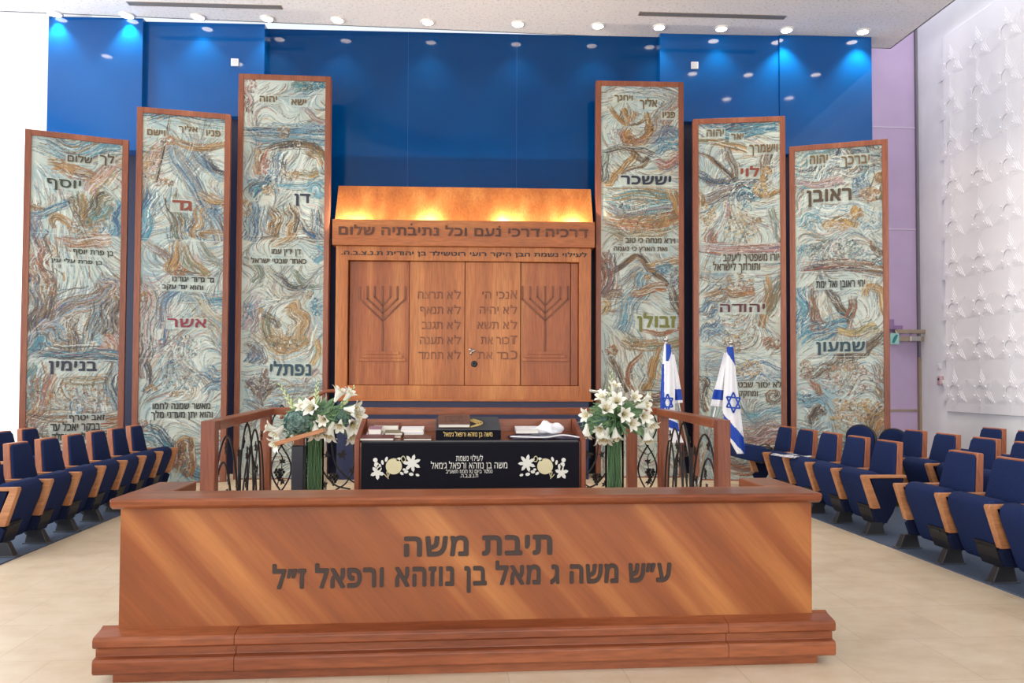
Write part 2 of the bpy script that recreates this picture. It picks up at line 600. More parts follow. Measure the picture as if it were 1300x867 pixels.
def downlight(x, y, label, group, power=0.0):
    t = thing('ceiling_light', label, 'ceiling light', (x, y, CZ), 0, group)
    b = NB(); lathe(b, [(0.08, 0.0), (0.11, 0.0), (0.11, -0.012), (0.08, -0.018)], 20, cap=False); obj('trim_ring', b, LAMPRIM, t, True)
    b = NB(); lathe(b, [(0.08, -0.016), (0.04, -0.012), (0.001, -0.011)], 20); obj('lens', b, LAMP, t, True)  # lens drawn wider to take in the bloom around the lamp
    if power:
        ld = bpy.data.lights.new('downlight', 'SPOT'); ld.energy = power; ld.spot_size = math.radians(95); ld.spot_blend = 0.7
        ld.color = (1.0, 0.88, 0.74); ld.shadow_soft_size = 0.05
        lo = bpy.data.objects.new('downlight', ld); COL.objects.link(lo)
        lo.location = (x, y, CZ - 0.04)
    return t


for k, x in enumerate(lx):
    y = 11.1 - 0.044 * (x - 0.22)
    end = k in (0, 1, 10, 11)
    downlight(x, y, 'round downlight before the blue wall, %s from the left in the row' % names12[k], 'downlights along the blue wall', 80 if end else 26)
for k, x in enumerate((-5.83, -3.75, 4.04, 5.02, 6.19)):
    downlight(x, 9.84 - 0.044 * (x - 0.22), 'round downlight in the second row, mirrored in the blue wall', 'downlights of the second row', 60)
for k, x in enumerate((4.96, 6.12)):
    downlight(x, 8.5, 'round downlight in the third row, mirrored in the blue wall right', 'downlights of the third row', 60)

for (xa, ya), (xb, yb), lab in (((162, 4), (358, 9), 'long slotted air vent in the ceiling, left'), ((811, 17), (997, 22), 'long slotted air vent in the ceiling, right')):
    A, B = atz(xa, ya, CZ), atz(xb, yb, CZ)
    t = thing('ceiling_vent', lab, 'air vent', ((A.x + B.x) / 2, (A.y + B.y) / 2, CZ), math.atan2(B.y - A.y, B.x - A.x), 'ceiling slot vents')
    h = (B - A).length / 2
    b = NB(); box(b, -h, h, -0.055, -0.045, -0.008, 0); box(b, -h, h, 0.045, 0.055, -0.008, 0)
    box(b, -h, -h + 0.01, -0.045, 0.045, -0.008, 0); box(b, h - 0.01, h, -0.045, 0.045, -0.008, 0); obj('frame', b, ALU, t)
    for yy in (-0.03, 0.0, 0.03):
        b = NB(); box(b, -h + 0.01, h - 0.01, yy - 0.011, yy + 0.011, -0.004, -0.0005); obj('slat', b, SLOT, t)

for px, py, dv, lab in ((298, 79, -0.15, 'small white square loudspeaker high on the blue wall, left'), (882, 83, -0.13, 'small white square loudspeaker high on the blue wall, right')):
    p = atw(px, py, dv - 0.02)
    t = thing('wall_speaker', lab, 'speaker', MW @ Vector((p.x, dv, p.z)), WA)
    b = NB(); box(b, -0.055, 0.055, -0.03, 0, -0.055, 0.055); obj('housing', b, PLASTIC, t, bevel=0.006)
    b = NB(); box(b, -0.04, 0.04, -0.034, -0.03, -0.04, 0.04); obj('grille', b, plain('pale_grille', (206, 208, 212), 0.6), t)

# ------------------------------------------------------------------ right wall: plaster relief of stars
t = thing('wall_relief', 'white plaster wall relief of repeated six-pointed stars on the right wall', 'wall relief', (7.77, 0, 0))
b = NB(); box(b, -0.03, 0, 6.6, 11.13, 1.03, 6.95); obj('backing_panel', b, RELIEF, t, bevel=0.006)


def star_poly(R):
    out = []
    for k in range(12):
        r = R if k % 2 == 0 else R / math.sqrt(3)
        a = PI / 2 + k * PI / 6
        out.append((r * math.cos(a), r * math.sin(a)))
    return out


def star_mesh():
    b = NB()
    for R, h in ((0.335, 0.004), (0.285, 0.008), (0.235, 0.012)):
        P = star_poly(R)
        Q = [(0.085 * math.cos(PI / 2 + k * PI / 6), 0.085 * math.sin(PI / 2 + k * PI / 6)) for k in range(12)]
        o0 = [b.verts.new((0, p[0], p[1])) for p in P]; o1 = [b.verts.new((-h, p[0], p[1])) for p in P]
        i0 = [b.verts.new((0, p[0], p[1])) for p in Q]; i1 = [b.verts.new((-h, p[0], p[1])) for p in Q]
        for k in range(12):
            j = (k + 1) % 12
            b.faces.new((o0[k], o0[j], o1[j], o1[k])); b.faces.new((o1[k], o1[j], i1[j], i1[k])); b.faces.new((i0[k], i0[j], i1[j], i1[k]))
    for k in range(6):
        a = PI / 2 + k * PI / 3
        c = (0.135 * math.cos(a), 0.135 * math.sin(a))
        ring = [b.verts.new((-0.024, c[0] + 0.016 * math.cos(q * PI / 4), c[1] + 0.016 * math.sin(q * PI / 4))) for q in range(8)]
        ring0 = [b.verts.new((-0.012, v.co.y, v.co.z)) for v in ring]
        b.faces.new(ring)
        for q in range(8): b.faces.new((ring0[q], ring0[(q + 1) % 8], ring[(q + 1) % 8], ring[q]))
    return b


s0 = None
for r in range(9):
    for c in range(7):
        if s0 is None: s0 = s = obj('star', star_mesh(), RELIEF, t)
        else: s = s0.copy(); COL.objects.link(s); s.parent = t
        s.location = (-0.03, 10.96 - 0.59 * c - 0.0, 1.36 + 0.634 * r)

# switch, sensor and bar near the corner
p = atx(1193, 465, 7.77)
t = thing('light_switch', 'small white light switch plate on the pink-lit right wall', 'light switch', (7.77, p.y, p.z))
b = NB(); box(b, -0.012, 0, -0.045, 0.045, -0.045, 0.045); obj('plate', b, PLASTIC, t, bevel=0.004)
b = NB(); box(b, -0.018, -0.012, -0.02, 0.02, -0.03, 0.03); obj('rocker', b, PLASTIC, t, bevel=0.003)
p = atx(1196, 483, 7.77)
t = thing('wall_sensor', 'small pinkish wall box below the light switch', 'wall box', (7.77, p.y, p.z))
b = NB(); box(b, -0.06, 0, -0.045, 0.045, -0.075, 0.075); obj('housing', b, plain('pink_grey_plastic', (196, 160, 168), 0.45), t, bevel=0.015)
b = NB(); ball(b, (-0.06, 0, 0.02), 0.02, 0.6); obj('lens', b, GREYP, t, True)
P0 = at(1141, 423, 11.7); P1 = at(1170, 423, 11.7)
t = thing('door_bar', 'horizontal metal bar across the lilac panel beside the white wall', 'metal bar', (0, 11.7, P0.z))
b = NB(); box(b, P0.x - 0.05, P1.x + 0.05, -0.03, 0.03, -0.0, 0.06); box(b, P0.x, P1.x + 0.04, 0.0, 0.03, -0.13, -0.05); obj('bar', b, ALU, t, bevel=0.004)
b = NB(); q = at(1160, 430, 11.7); box(b, q.x - 0.09, q.x + 0.09, -0.06, 0.0, -0.13, -0.05); obj('latch_box', b, STEEL, t, bevel=0.006)
b = NB()
for xx in (P0.x + 0.1, P1.x - 0.1): box(b, xx - 0.02, xx + 0.02, 0.0, 0.15, 0.0, 0.05)
obj('bracket', b, ALU, t)
q = at(1139, 412, 11.72)
t = thing('wall_bracket', 'lilac painted angle bracket above the metal bar', 'bracket', (q.x, 11.85, q.z))
b = NB(); box(b, -0.11, -0.03, -0.1, 0, -0.08, 0.09); box(b, -0.03, 0.12, -0.1, 0, -0.08, -0.01); obj('body', b, plain('lilac_dark', (140, 108, 156), 0.5), t, bevel=0.005)
q = at(1136, 430, 11.6)
t = thing('exit_sign', 'small teal and white pictogram sign hanging at the end of the metal bar', 'sign', (q.x, 11.62, q.z))
b = NB(); box(b, -0.075, 0.075, -0.02, 0.02, -0.09, 0.09); obj('plate', b, plain('sign_teal', (150, 196, 190), 0.4), t, bevel=0.004)
b = NB(); prism(b, [(-0.05, -0.06), (-0.01, -0.07), (0.03, 0.0), (0.055, 0.06), (0.02, 0.07), (-0.02, 0.02)], 'y', -0.024, -0.02)
obj('pictogram', b, plain('sign_dark', (40, 120, 120), 0.4), t)
b = NB(); tube(b, [(0.05, 0, 0.09), (0.05, 0.05, 0.14), (0.1, 0.08, 0.16)], 0.008); obj('hook', b, ALU, t)
#ARTMARK

# ------------------------------------------------------------------ six tall painted relief panels
PAL = {
    'w': (212, 216, 206), 'm': (188, 198, 186), 'b': (116, 152, 166), 'B': (50, 86, 116), 't': (70, 138, 150), 'd': (52, 52, 54),
    'n': (122, 94, 60), 'o': (170, 132, 78), 'r': (150, 84, 56), 'p': (184, 156, 150), 'g': (104, 116, 92), 'v': (122, 108, 114),
    'G': (140, 148, 146), 'c': (190, 178, 148), 'y': (196, 164, 96),
}
LP = {k: np.array(lin(v)[:3]) for k, v in PAL.items()}


class Canvas:
    def __init__(self, w, h, seed, cell=0.008):
        self.nx, self.nz, self.cell = int(w / cell) + 1, int(h / cell) + 1, cell
        self.w, self.h = w, h
        self.r = np.random.default_rng(seed)
        self.img = np.tile(LP['m'], (self.nz, self.nx, 1))
        self.hg = np.zeros((self.nz, self.nx))
        r = self.r
        self.k = r.normal(0, 1, (7, 2)) * np.array([3.2, 2.2]); self.ph = r.uniform(0, 6.28, 7); self.am = r.uniform(0.25, 0.6, 7)
        self.base = r.uniform(-0.5, 0.5)
        X, Z = np.meshgrid(np.linspace(0, w, self.nx), np.linspace(0, h, self.nz))
        f = sum(np.sin(X * r.normal(0, 5) + Z * r.normal(0, 4) + r.uniform(0, 6.3)) for _ in range(6)) / 6
        f2 = sum(np.sin(X * r.normal(0, 6) + Z * r.normal(0, 5) + r.uniform(0, 6.3)) for _ in range(6)) / 6
        self.img += np.clip(f, 0, 1)[..., None] * (LP['b'] - LP['m']) * 0.8 + np.clip(-f, 0, 1)[..., None] * (LP['w'] - LP['m']) * 1.0
        self.img += np.clip(f2 - 0.2, 0, 1)[..., None] * (LP['c'] - LP['m']) * 1.0

    def ang(self, x, z):
        a = self.base
        for k, p, m in zip(self.k, self.ph, self.am): a = a + m * 1.6 * np.sin(k[0] * x + k[1] * z + p)
        return a

    def line(self, pts, col, alpha=0.8, thick=1, h=0.0):
        pts = np.asarray(pts, float) / self.cell
        seg = np.hypot(*(pts[1:] - pts[:-1]).T)
        s = np.concatenate([[0], np.cumsum(seg)])
        n = max(2, int(s[-1] * 1.6))
        q = np.linspace(0, s[-1], n)
        x, z = np.interp(q, s, pts[:, 0]), np.interp(q, s, pts[:, 1])
        fade = np.clip(np.minimum(np.arange(n), np.arange(n)[::-1]) / 3.0 + 0.4, 0, 1)
        for dx, dz in ((0, 0), (1, 0), (0, 1), (1, 1))[:(1 if thick == 1 else (2 if thick == 2 else 4))]:
            ix, iz = np.rint(x + dx).astype(int), np.rint(z + dz).astype(int)
            ok = (ix >= 0) & (ix < self.nx) & (iz >= 0) & (iz < self.nz)
            ix, iz = ix[ok], iz[ok]
            a = (alpha * fade[ok])[:, None]
            self.img[iz, ix] = self.img[iz, ix] * (1 - a) + col * a
            if h: self.hg[iz, ix] = np.maximum(self.hg[iz, ix], h * fade[ok])

    def flow(self, n, cols, al=0.5, tk=2):
        r = self.r
        for _ in range(n):
            x, z = r.uniform(0, self.w), r.uniform(0, self.h)
            L = int(r.uniform(5, 22)); P = [(x, z)]
            j = r.normal(0, 0.14)
            for _ in range(L):
                a = self.ang(x, z) + j; x += math.cos(a) * 0.018; z += math.sin(a) * 0.018; P.append((x, z))
            c = cols[r.integers(len(cols))]
            self.line(P, LP[c] * r.uniform(0.85, 1.12), al * r.uniform(0.6, 1.3), r.integers(1, tk + 1), r.uniform(0.2, 0.8))

    def bundle(self, pts, wid, cols, n):
        r = self.r
        pts = np.array([p[:2] for p in bez([(p[0], p[1], 0) for p in pts], 10)])
        d = np.gradient(pts, axis=0); d /= np.maximum(np.hypot(d[:, 0], d[:, 1]), 1e-6)[:, None]
        nm = np.stack([-d[:, 1], d[:, 0]], 1)
        ph = r.uniform(0, 6.3)
        under = np.mean([LP[k] for k in cols], 0)
        for o_ in np.linspace(-0.8, 0.8, max(3, int(wid / self.cell * 1.6))): self.line(pts + nm * (o_ * wid * 0.8), under, 0.16, 2, 0.3)
        for _ in range(int(n * 3.0)):
            a = int(r.uniform(0, len(pts))); c = min(len(pts), a + int(r.uniform(4, 9) + len(pts) * r.uniform(0, 0.3)))
            if c - a < 3: continue
            off = r.normal(0, wid * 0.72); wob = np.cumsum(r.normal(0, wid * 0.07, c - a)) + wid * 0.25 * np.sin(np.arange(a, c) * 0.5 + ph)
            P = pts[a:c] + nm[a:c] * (off + wob)[:, None]
            k = cols[r.integers(len(cols))]
            if r.uniform() < 0.12: k = 'wmc'[r.integers(3)]
            self.line(P, LP[k] * r.uniform(0.7, 1.2), r.uniform(0.55, 0.98), 1 + (r.uniform() < 0.4), r.uniform(0.5, 1.2))
        for o_ in (-0.95, 0.9):
            for _ in range(2):
                a = int(r.uniform(0, len(pts) * 0.4)); c = int(r.uniform(len(pts) * 0.6, len(pts)))
                self.line(pts[a:c] + nm[a:c] * (o_ * wid * r.uniform(0.8, 1.1)), LP['dnn'[r.integers(3)]], 0.6, 1, 1.0)

    def blob(self, x, z, rx, rz, cols, n):
        r = self.r
        for _ in range(int(n * 2.6)):
            t, q = r.uniform(0, 6.28), math.sqrt(r.uniform(0, 1))
            cx, cz = x + rx * q * math.cos(t), z + rz * q * math.sin(t)
            a0 = r.uniform(0, 6.28); rr = r.uniform(0.008, 0.024); sp = r.uniform(1.2, 4)
            P = [(cx + rr * math.cos(a0 + s * sp / 5), cz + rr * math.sin(a0 + s * sp / 5)) for s in range(6)]
            k = cols[r.integers(len(cols))]
            if r.uniform() < 0.18: k = 'wd'[r.integers(2)]
            self.line(P, LP[k] * r.uniform(0.65, 1.15), r.uniform(0.5, 0.98), 1 + (r.uniform() < 0.4), r.uniform(0.5, 1.3))


def swirl(x, y, r, turns=1.6):
    return [(x + r * (1 - k / 16) * math.cos(k / 16 * turns * 6.28), y + r * (1 - k / 16) * math.sin(k / 16 * turns * 6.28)) for k in range(15)]


def art_panel(label, L, R, top, bot, seed, seams, bundles, blobs, texts):
    L, R = Vector(L), Vector(R)
    w = (R - L).length; ang = math.atan2(R.y - L.y, R.x - L.x)
    t = thing('art_panel', label, 'wall art', (L.x, L.y, bot), ang, 'tall painted relief panels')
    h = top - bot
    fw, dp, fb = 0.075, 0.13, 0.018
    inv = (Matrix.Translation((L.x, L.y, bot)) @ Matrix.Rotation(ang, 4, 'Z')).inverted()

    def pl(x, y):
        o = inv @ CAM; d = inv.to_3x3() @ ray(x, y)
        q = o + d * ((0.02 - o.y) / d.y)
        return q.x, q.z
    b = NB()
    box(b, 0, fw, 0, dp, 0, h); box(b, w - fw, w, 0, dp, 0, h); box(b, fw, w - fw, 0, dp, h - fw, h); box(b, fw, w - fw, 0, dp, 0, fb)
    obj('frame', b, W_FRAME, t, bevel=0.004)
    c = Canvas(w - 2 * fw, h - fw - fb, seed)
    px = lambda P: [(pl(*q)[0] - fw, pl(*q)[1] - fb) for q in P]
    c.flow(int(1300 * c.h / 5), 'wwwmmbGGGcpn', 0.65, 3)
    c.flow(int(950 * c.h / 5), 'nnndBbtognG', 0.55, 1)
    S = 0.0112
    for P, wd, cols, n in bundles: c.bundle(px(P), wd * S, cols, n)
    for x, y, rx, ry, cols, n in blobs:
        q = px([(x, y)])[0]; c.blob(q[0], q[1], rx * S, ry * S, cols, n)
    for y in seams:
        z = int((pl(seams[y], y)[1] - fb) / c.cell)
        if 0 < z < c.nz: c.img[z] = c.img[z] * 0.4 + LP['w'] * 0.6; c.hg[z] = -0.3
    c.flow(int(160 * c.h / 5), 'wdnBdn', 0.5, 1)
    c.img *= 0.92
    # text lies on a pale, smoothed ground
    for s, x0, x1, y0, y1, col in texts:
        (a, z1), (e, z0) = px([(x0 - 2, y0 - 2)])[0], px([(x1 + 2, y1 + 2)])[0]
        i0, i1, j0, j1 = [max(0, int(q / c.cell)) for q in (z0, z1, a, e)]
        c.img[i0:i1, j0:j1] = c.img[i0:i1, j0:j1] * 0.45 + LP['m'] * 1.08 * 0.55
        c.hg[i0:i1, j0:j1] *= 0.4
    nx, nz = c.nx, c.nz
    X, Z = np.meshgrid(fw + np.linspace(0, c.w, nx), fb + np.linspace(0, c.h, nz))
    Yc = 0.022 - 0.006 * np.clip(c.hg, -0.5, 1.5) 
    co = np.stack([X, Yc, Z], -1).reshape(-1, 3).astype(np.float32)
    idx = np.arange(nx * nz).reshape(nz, nx)
    q = np.stack([idx[:-1, :-1], idx[:-1, 1:], idx[1:, 1:], idx[1:, :-1]], -1).reshape(-1, 4)
    me = bpy.data.meshes.new('picture')
    me.vertices.add(len(co)); me.vertices.foreach_set('co', co.ravel())
    me.loops.add(q.size); me.loops.foreach_set('vertex_index', q.ravel().astype(np.int32))
    me.polygons.add(len(q)); me.polygons.foreach_set('loop_start', np.arange(0, q.size, 4, dtype=np.int32))
    me.polygons.foreach_set('use_smooth', np.ones(len(q), bool))
    me.update(calc_edges=True)
    ca = me.color_attributes.new('paint', 'FLOAT_COLOR', 'POINT')
    rgba = np.ones((nx * nz, 4), np.float32); rgba[:, :3] = np.clip(c.img.reshape(-1, 3), 0, 1)
    ca.data.foreach_set('color', rgba.ravel())
    me.materials.append(ART)
    o = bpy.data.objects.new('picture', me); COL.objects.link(o); o.parent = t
    b = NB(); box(b, fw, w - fw, 0.035, dp - 0.01, fb, h - fw); obj('backing_board', b, BLACK, t)
    for s, x0, x1, y0, y1, col in texts:
        (xa, z1), (xb, z0) = pl(x0, y0), pl(x1, y1)
        text_mesh(s, xa, xb, z0, z1, 0.014, 0.012, 0.016 if (z1 - z0) < 0.12 else 0.032, t, 'inscription', INKS[col])
    return t


INKS = {'k': plain('paint_dark', (38, 35, 35), 0.5), 'n': plain('paint_brown', (73, 56, 35), 0.5), 'o': plain('paint_ochre', (105, 80, 43), 0.5),
        'g': plain('paint_olive', (44, 52, 33), 0.5), 'r': plain('paint_rust', (126, 52, 33), 0.5), 'c': plain('paint_crimson', (128, 28, 51), 0.5),
        't': plain('paint_teal', (24, 60, 73), 0.5), 'b': plain('paint_navy', (27, 32, 52), 0.5), 'y': plain('paint_yellow_green', (110, 110, 43), 0.5),
        'm': plain('paint_maroon', (86, 30, 40), 0.5)}

art_panel('outermost left tall painted relief panel, the lowest on the left', (-5.55, 10.16), (-4.40, 10.53), 4.75, 0.0, 1, {457: 95, 298: 95}, [
    ([(35, 172), (90, 190), (150, 180)], 14, 'tBbn', 30), ([(65, 212), (90, 215), (120, 226)], 6, 'onr', 26), ([(60, 206), (75, 208), (95, 220)], 4, 'on', 12),
    ([(157, 203), (130, 222), (112, 245)], 8, 'onp', 30), ([(108, 288), (95, 262), (88, 250)], 6, 'ngd', 16), ([(108, 288), (104, 258), (102, 242)], 5, 'ngo', 14),
    ([(108, 288), (120, 262), (135, 246)], 8, 'ngdo', 26), ([(108, 288), (125, 275), (142, 262)], 7, 'gtn', 18), ([(35, 272), (60, 268), (86, 257)], 4, 'Bbt', 22),
    ([(153, 255), (150, 280), (148, 300)], 9, 'bBt', 28), ([(45, 270), (42, 290), (44, 310)], 9, 'bBv', 20), ([(52, 300), (50, 330), (55, 360)], 14, 'nrdvo', 44),
    ([(70, 290), (66, 282), (73, 276), (88, 290)], 3, 'on', 14), ([(70, 306), (105, 308), (140, 302)], 7, 'rnop', 26),
    ([(124, 352), (141, 362), (134, 376), (88, 396), (59, 412), (38, 445)], 11, 'vGbpBn', 70), ([(40, 352), (38, 380), (34, 420)], 12, 'Bvdn', 36), ([(62, 352), (68, 370), (58, 405)], 4, 'nd', 16),
    ([(100, 398), (102, 420), (104, 442)], 14, 'wwcb', 40), ([(60, 415), (80, 430), (100, 448)], 12, 'nbdo', 34), ([(95, 400), (92, 420), (98, 446)], 5, 'nd', 12),
    ([(124, 380), (118, 410), (104, 446)], 6, 'bnd', 18), ([(140, 378), (136, 400), (132, 425)], 8, 'dnG', 22), ([(152, 372), (148, 400), (146, 425)], 6, 'vnd', 18),
    ([(130, 428), (140, 430), (143, 445), (125, 444)], 6, 'orp', 18), ([(35, 448), (90, 450), (150, 452)], 6, 'dvBt', 30), ([(40, 448), (52, 430), (60, 440)], 6, 'Bt', 14),
    ([(64, 460), (60, 490), (45, 525), (30, 545)], 9, 'nrov', 36), ([(78, 484), (120, 482), (150, 484)], 5, 'nog', 22), ([(35, 530), (90, 536), (150, 534)], 6, 'nrdo', 30),
    ([(30, 550), (90, 555), (150, 552)], 9, 'nogd', 36), ([(128, 484), (130, 505), (128, 525)], 5, 'bGw', 16), ([(90, 528), (91, 512), (98, 508), (103, 514), (103, 528)], 2, 'bBw', 14),
    ([(155, 460), (146, 480), (152, 520)], 9, 'Gbd', 26), ([(40, 460), (36, 490), (32, 520)], 8, 'tgG', 22)],
    [(47, 264, 7, 4, 'no', 20), (108, 290, 18, 11, 'nord', 50), (100, 505, 34, 20, 'onrc', 110), (97, 522, 5, 8, 'wb', 16), (62, 367, 8, 8, 'rn', 20), (148, 376, 6, 6, 'no', 14), (45, 495, 10, 18, 'nrg', 34), (83, 245, 6, 4, 'wp', 8)],
    [('לך', 127, 145, 197, 208, 'n'), ('שלום', 86, 117, 197, 208, 'n'), ('יוסף', 60, 103, 226, 240, 'g'), ('בן פרת יוסף', 93, 144, 316, 325, 'g'), ('בן פרת עלי עין', 65, 130, 328, 336, 'g'),
     ('בנימין', 62, 123, 458, 471, 'b'), ('זאב יטרף', 88, 133, 527, 533, 'k'), ('בבקר יאכל עד', 64, 127, 538, 546, 'k'), ('ולערב יחלק', 66, 110, 551, 558, 'k')])

art_panel('middle one of the three tall painted relief panels left of the ark', (-4.276, 10.475), (-3.09, 10.67), 5.2, 0.07, 2, {305: 230, 455: 230}, [
    ([(180, 145), (230, 140), (286, 152)], 8, 'Bbndt', 34), ([(213, 180), (196, 196), (178, 222)], 7, 'nbop', 30), ([(214, 182), (232, 215), (262, 262), (284, 305)], 7, 'BbGn', 50), ([(216, 180), (246, 192), (266, 214), (286, 226)], 6, 'BbG', 36),
    ([(220, 176), (245, 188), (286, 186)], 4, 'no', 14), ([(258, 196), (268, 212), (286, 222)], 3, 'Bd', 14), ([(250, 245), (270, 256), (286, 260)], 4, 'no', 16), ([(217, 142), (210, 178), (198, 232)], 1.5, 'd', 6),
    ([(180, 212), (176, 260), (172, 300)], 8, 'nGbd', 34), ([(192, 240), (186, 270), (178, 305)], 9, 'bBt', 34), ([(214, 240), (222, 275), (232, 305)], 9, 'nbgd', 36), ([(255, 262), (250, 285), (244, 302)], 8, 'oBn', 26), ([(262, 302), (252, 296), (284, 296)], 3, 'no', 10),
    ([(185, 305), (215, 330), (228, 352)], 6, 'nv', 22), ([(230, 308), (245, 335), (265, 352)], 5, 'ngo', 18), ([(250, 306), (270, 330), (286, 338)], 4, 'gG', 14), ([(226, 306), (222, 330), (216, 348)], 5, 'no', 16),
    ([(176, 350), (190, 385), (180, 440), (176, 480)], 11, 'nvGdp', 54), ([(232, 362), (212, 380), (206, 418)], 6, 'bBv', 24), ([(225, 378), (255, 380), (288, 386)], 7, 'Bbt', 26), ([(240, 372), (265, 400), (286, 430)], 10, 'Gbcn', 30), ([(215, 398), (208, 430), (200, 445)], 4, 'Bp', 14),
    ([(255, 468), (270, 476), (288, 482)], 7, 'BbG', 34), ([(256, 500), (270, 490), (288, 487)], 5, 'Bb', 18), ([(184, 460), (190, 480), (182, 498)], 3, 'Bd', 12),
    ([(178, 545), (205, 560), (235, 590), (262, 608)], 10, 'Bbtd', 44), ([(250, 545), (270, 540), (285, 520)], 5, 'bG', 16), ([(222, 600), (228, 566), (236, 558), (243, 575), (240, 605)], 5, 'nodr', 34), ([(176, 575), (185, 600)], 8, 'Btn', 20), ([(255, 590), (285, 596)], 10, 'ongd', 24)],
    [(213, 178, 8, 7, 'rno', 40), (190, 215, 16, 18, 'ocpn', 70), (208, 232, 12, 6, 'nor', 24), (272, 267, 8, 6, 'Bb', 26), (228, 345, 9, 5, 'rno', 26), (182, 376, 7, 7, 'rno', 22), (228, 440, 26, 16, 'toBpwn', 90),
     (228, 478, 24, 22, 'tBoGbn', 120), (192, 493, 8, 3, 'no', 14), (228, 500, 12, 4, 'no', 16), (180, 540, 7, 7, 'ron', 26), (226, 408, 30, 10, 'ptv', 26), (235, 588, 8, 14, 'nor', 36)],
    [('וישם', 187, 210, 164, 173, 'o'), ('אליך', 227, 251, 160, 168, 'o'), ('פניו', 262, 280, 165, 174, 'o'), ('גד', 219, 244, 254, 268, 'r'), ('גד גדוד יגודנו', 219, 272, 351, 359, 'k'), ('והוא יגד עקב', 206, 258, 361, 368, 'k'),
     ('אשר', 213, 262, 404, 416, 'c'), ('מאשר שמנה לחמו', 194, 267, 512, 519, 'k'), ('והוא יתן מעדני מלך', 192, 270, 523, 530, 'k')])

art_panel('tallest painted relief panel left of the ark, next to the ark', (-3.057, 10.91), (-1.754, 10.90), 5.88, 0.07, 3, {308: 350, 161: 350}, [
    ([(370, 112), (390, 108), (412, 104)], 7, 'tBg', 36), ([(308, 165), (350, 168), (413, 166)], 6, 'BbdG', 46), ([(308, 174), (340, 178), (413, 180)], 5, 'BbtG', 30), ([(310, 110), (316, 130), (312, 142)], 6, 'npd', 18),
    ([(384, 135), (398, 150), (412, 156)], 3, 'vp', 12), ([(322, 192), (350, 186), (390, 184), (412, 200)], 4, 'nd', 30), ([(384, 190), (400, 196), (412, 206)], 5, 'ong', 18), ([(354, 190), (350, 210), (345, 230)], 8, 'BbdwG', 44), ([(345, 225), (332, 236), (318, 248)], 7, 'Btd', 30),
    ([(327, 188), (328, 205), (329, 222)], 4, 'no', 18), ([(340, 190), (334, 208), (335, 220)], 4, 'rp', 14), ([(370, 222), (392, 224), (404, 220)], 5, 'nog', 24), ([(350, 235), (380, 238), (410, 232)], 4, 'bt', 16),
    ([(320, 256), (322, 280), (316, 306)], 9, 'BbdG', 44), ([(345, 262), (352, 280), (346, 300)], 6, 'odn', 32), ([(368, 258), (374, 278), (368, 302)], 6, 'odn', 32), ([(404, 262), (402, 285), (405, 305)], 6, 'dGB', 24), ([(378, 275), (388, 290), (400, 302)], 4, 'Bd', 14), ([(390, 245), (400, 240), (410, 250)], 8, 'bt', 20), ([(310, 262), (316, 255)], 4, 'no', 10),
    ([(345, 313), (370, 302), (372, 296)], 4, 'no', 14), ([(308, 328), (330, 345), (322, 360)], 5, 'gG', 18), ([(338, 338), (355, 356), (376, 366), (412, 362)], 4, 'gdG', 26), ([(370, 342), (385, 358), (400, 364)], 4, 'gG', 14), ([(400, 310), (410, 320), (400, 334)], 5, 'bt', 14),
    ([(332, 402), (343, 425), (360, 440), (375, 432), (383, 412), (374, 394), (367, 386)], 9, 'onoc', 90), ([(332, 400), (345, 405), (355, 416)], 3, 'nd', 14), ([(345, 432), (372, 438), (390, 430)], 5, 'nog', 24), ([(328, 370), (320, 395), (312, 420)], 9, 'vbp', 34), ([(340, 398), (338, 420), (352, 440)], 4, 'ng', 14),
    ([(402, 430), (404, 448), (396, 464)], 3, 'yo', 14), ([(308, 440), (325, 446), (322, 462)], 10, 'Bvbn', 36), ([(331, 520), (329, 500), (316, 482)], 4, 'ndv', 24), ([(330, 505), (336, 484), (338, 468)], 4, 'ndv', 20), ([(331, 505), (344, 492), (356, 488)], 4, 'nd', 16), ([(345, 498), (380, 494), (412, 492)], 6, 'Gbn', 30), ([(308, 510), (340, 522), (360, 516)], 6, 'bBn', 24), ([(385, 485), (392, 478), (404, 470)], 4, 'vp', 14)],
    [(395, 110, 18, 6, 'tBg', 50), (318, 108, 10, 11, 'pr', 30), (360, 168, 8, 8, 'no', 30), (376, 183, 10, 5, 'nd', 24), (336, 212, 7, 10, 'rpn', 30), (368, 222, 12, 7, 'onc', 40), (340, 241, 9, 6, 'no', 34), (348, 220, 5, 10, 'bw', 14), (402, 390, 8, 12, 'Bt', 44), (316, 395, 7, 12, 'Bb', 20), (330, 395, 4, 4, 'no', 12), (362, 436, 22, 8, 'ogcn', 44), (392, 374, 8, 5, 'on', 18), (330, 488, 18, 14, 'vdnw', 40), (345, 380, 20, 8, 'cw', 20), (314, 270, 4, 5, 'no', 12)],
    [('ישא', 370, 389, 126, 134, 'o'), ('יהוה', 330, 352, 122, 130, 'o'), ('דן', 374, 394, 246, 258, 'b'), ('דן ידין עמו', 345, 382, 316, 323, 'n'), ('כאחד שבטי ישראל', 319, 389, 328, 335, 'n'), ('נפתלי', 343, 395, 462, 477, 't')])

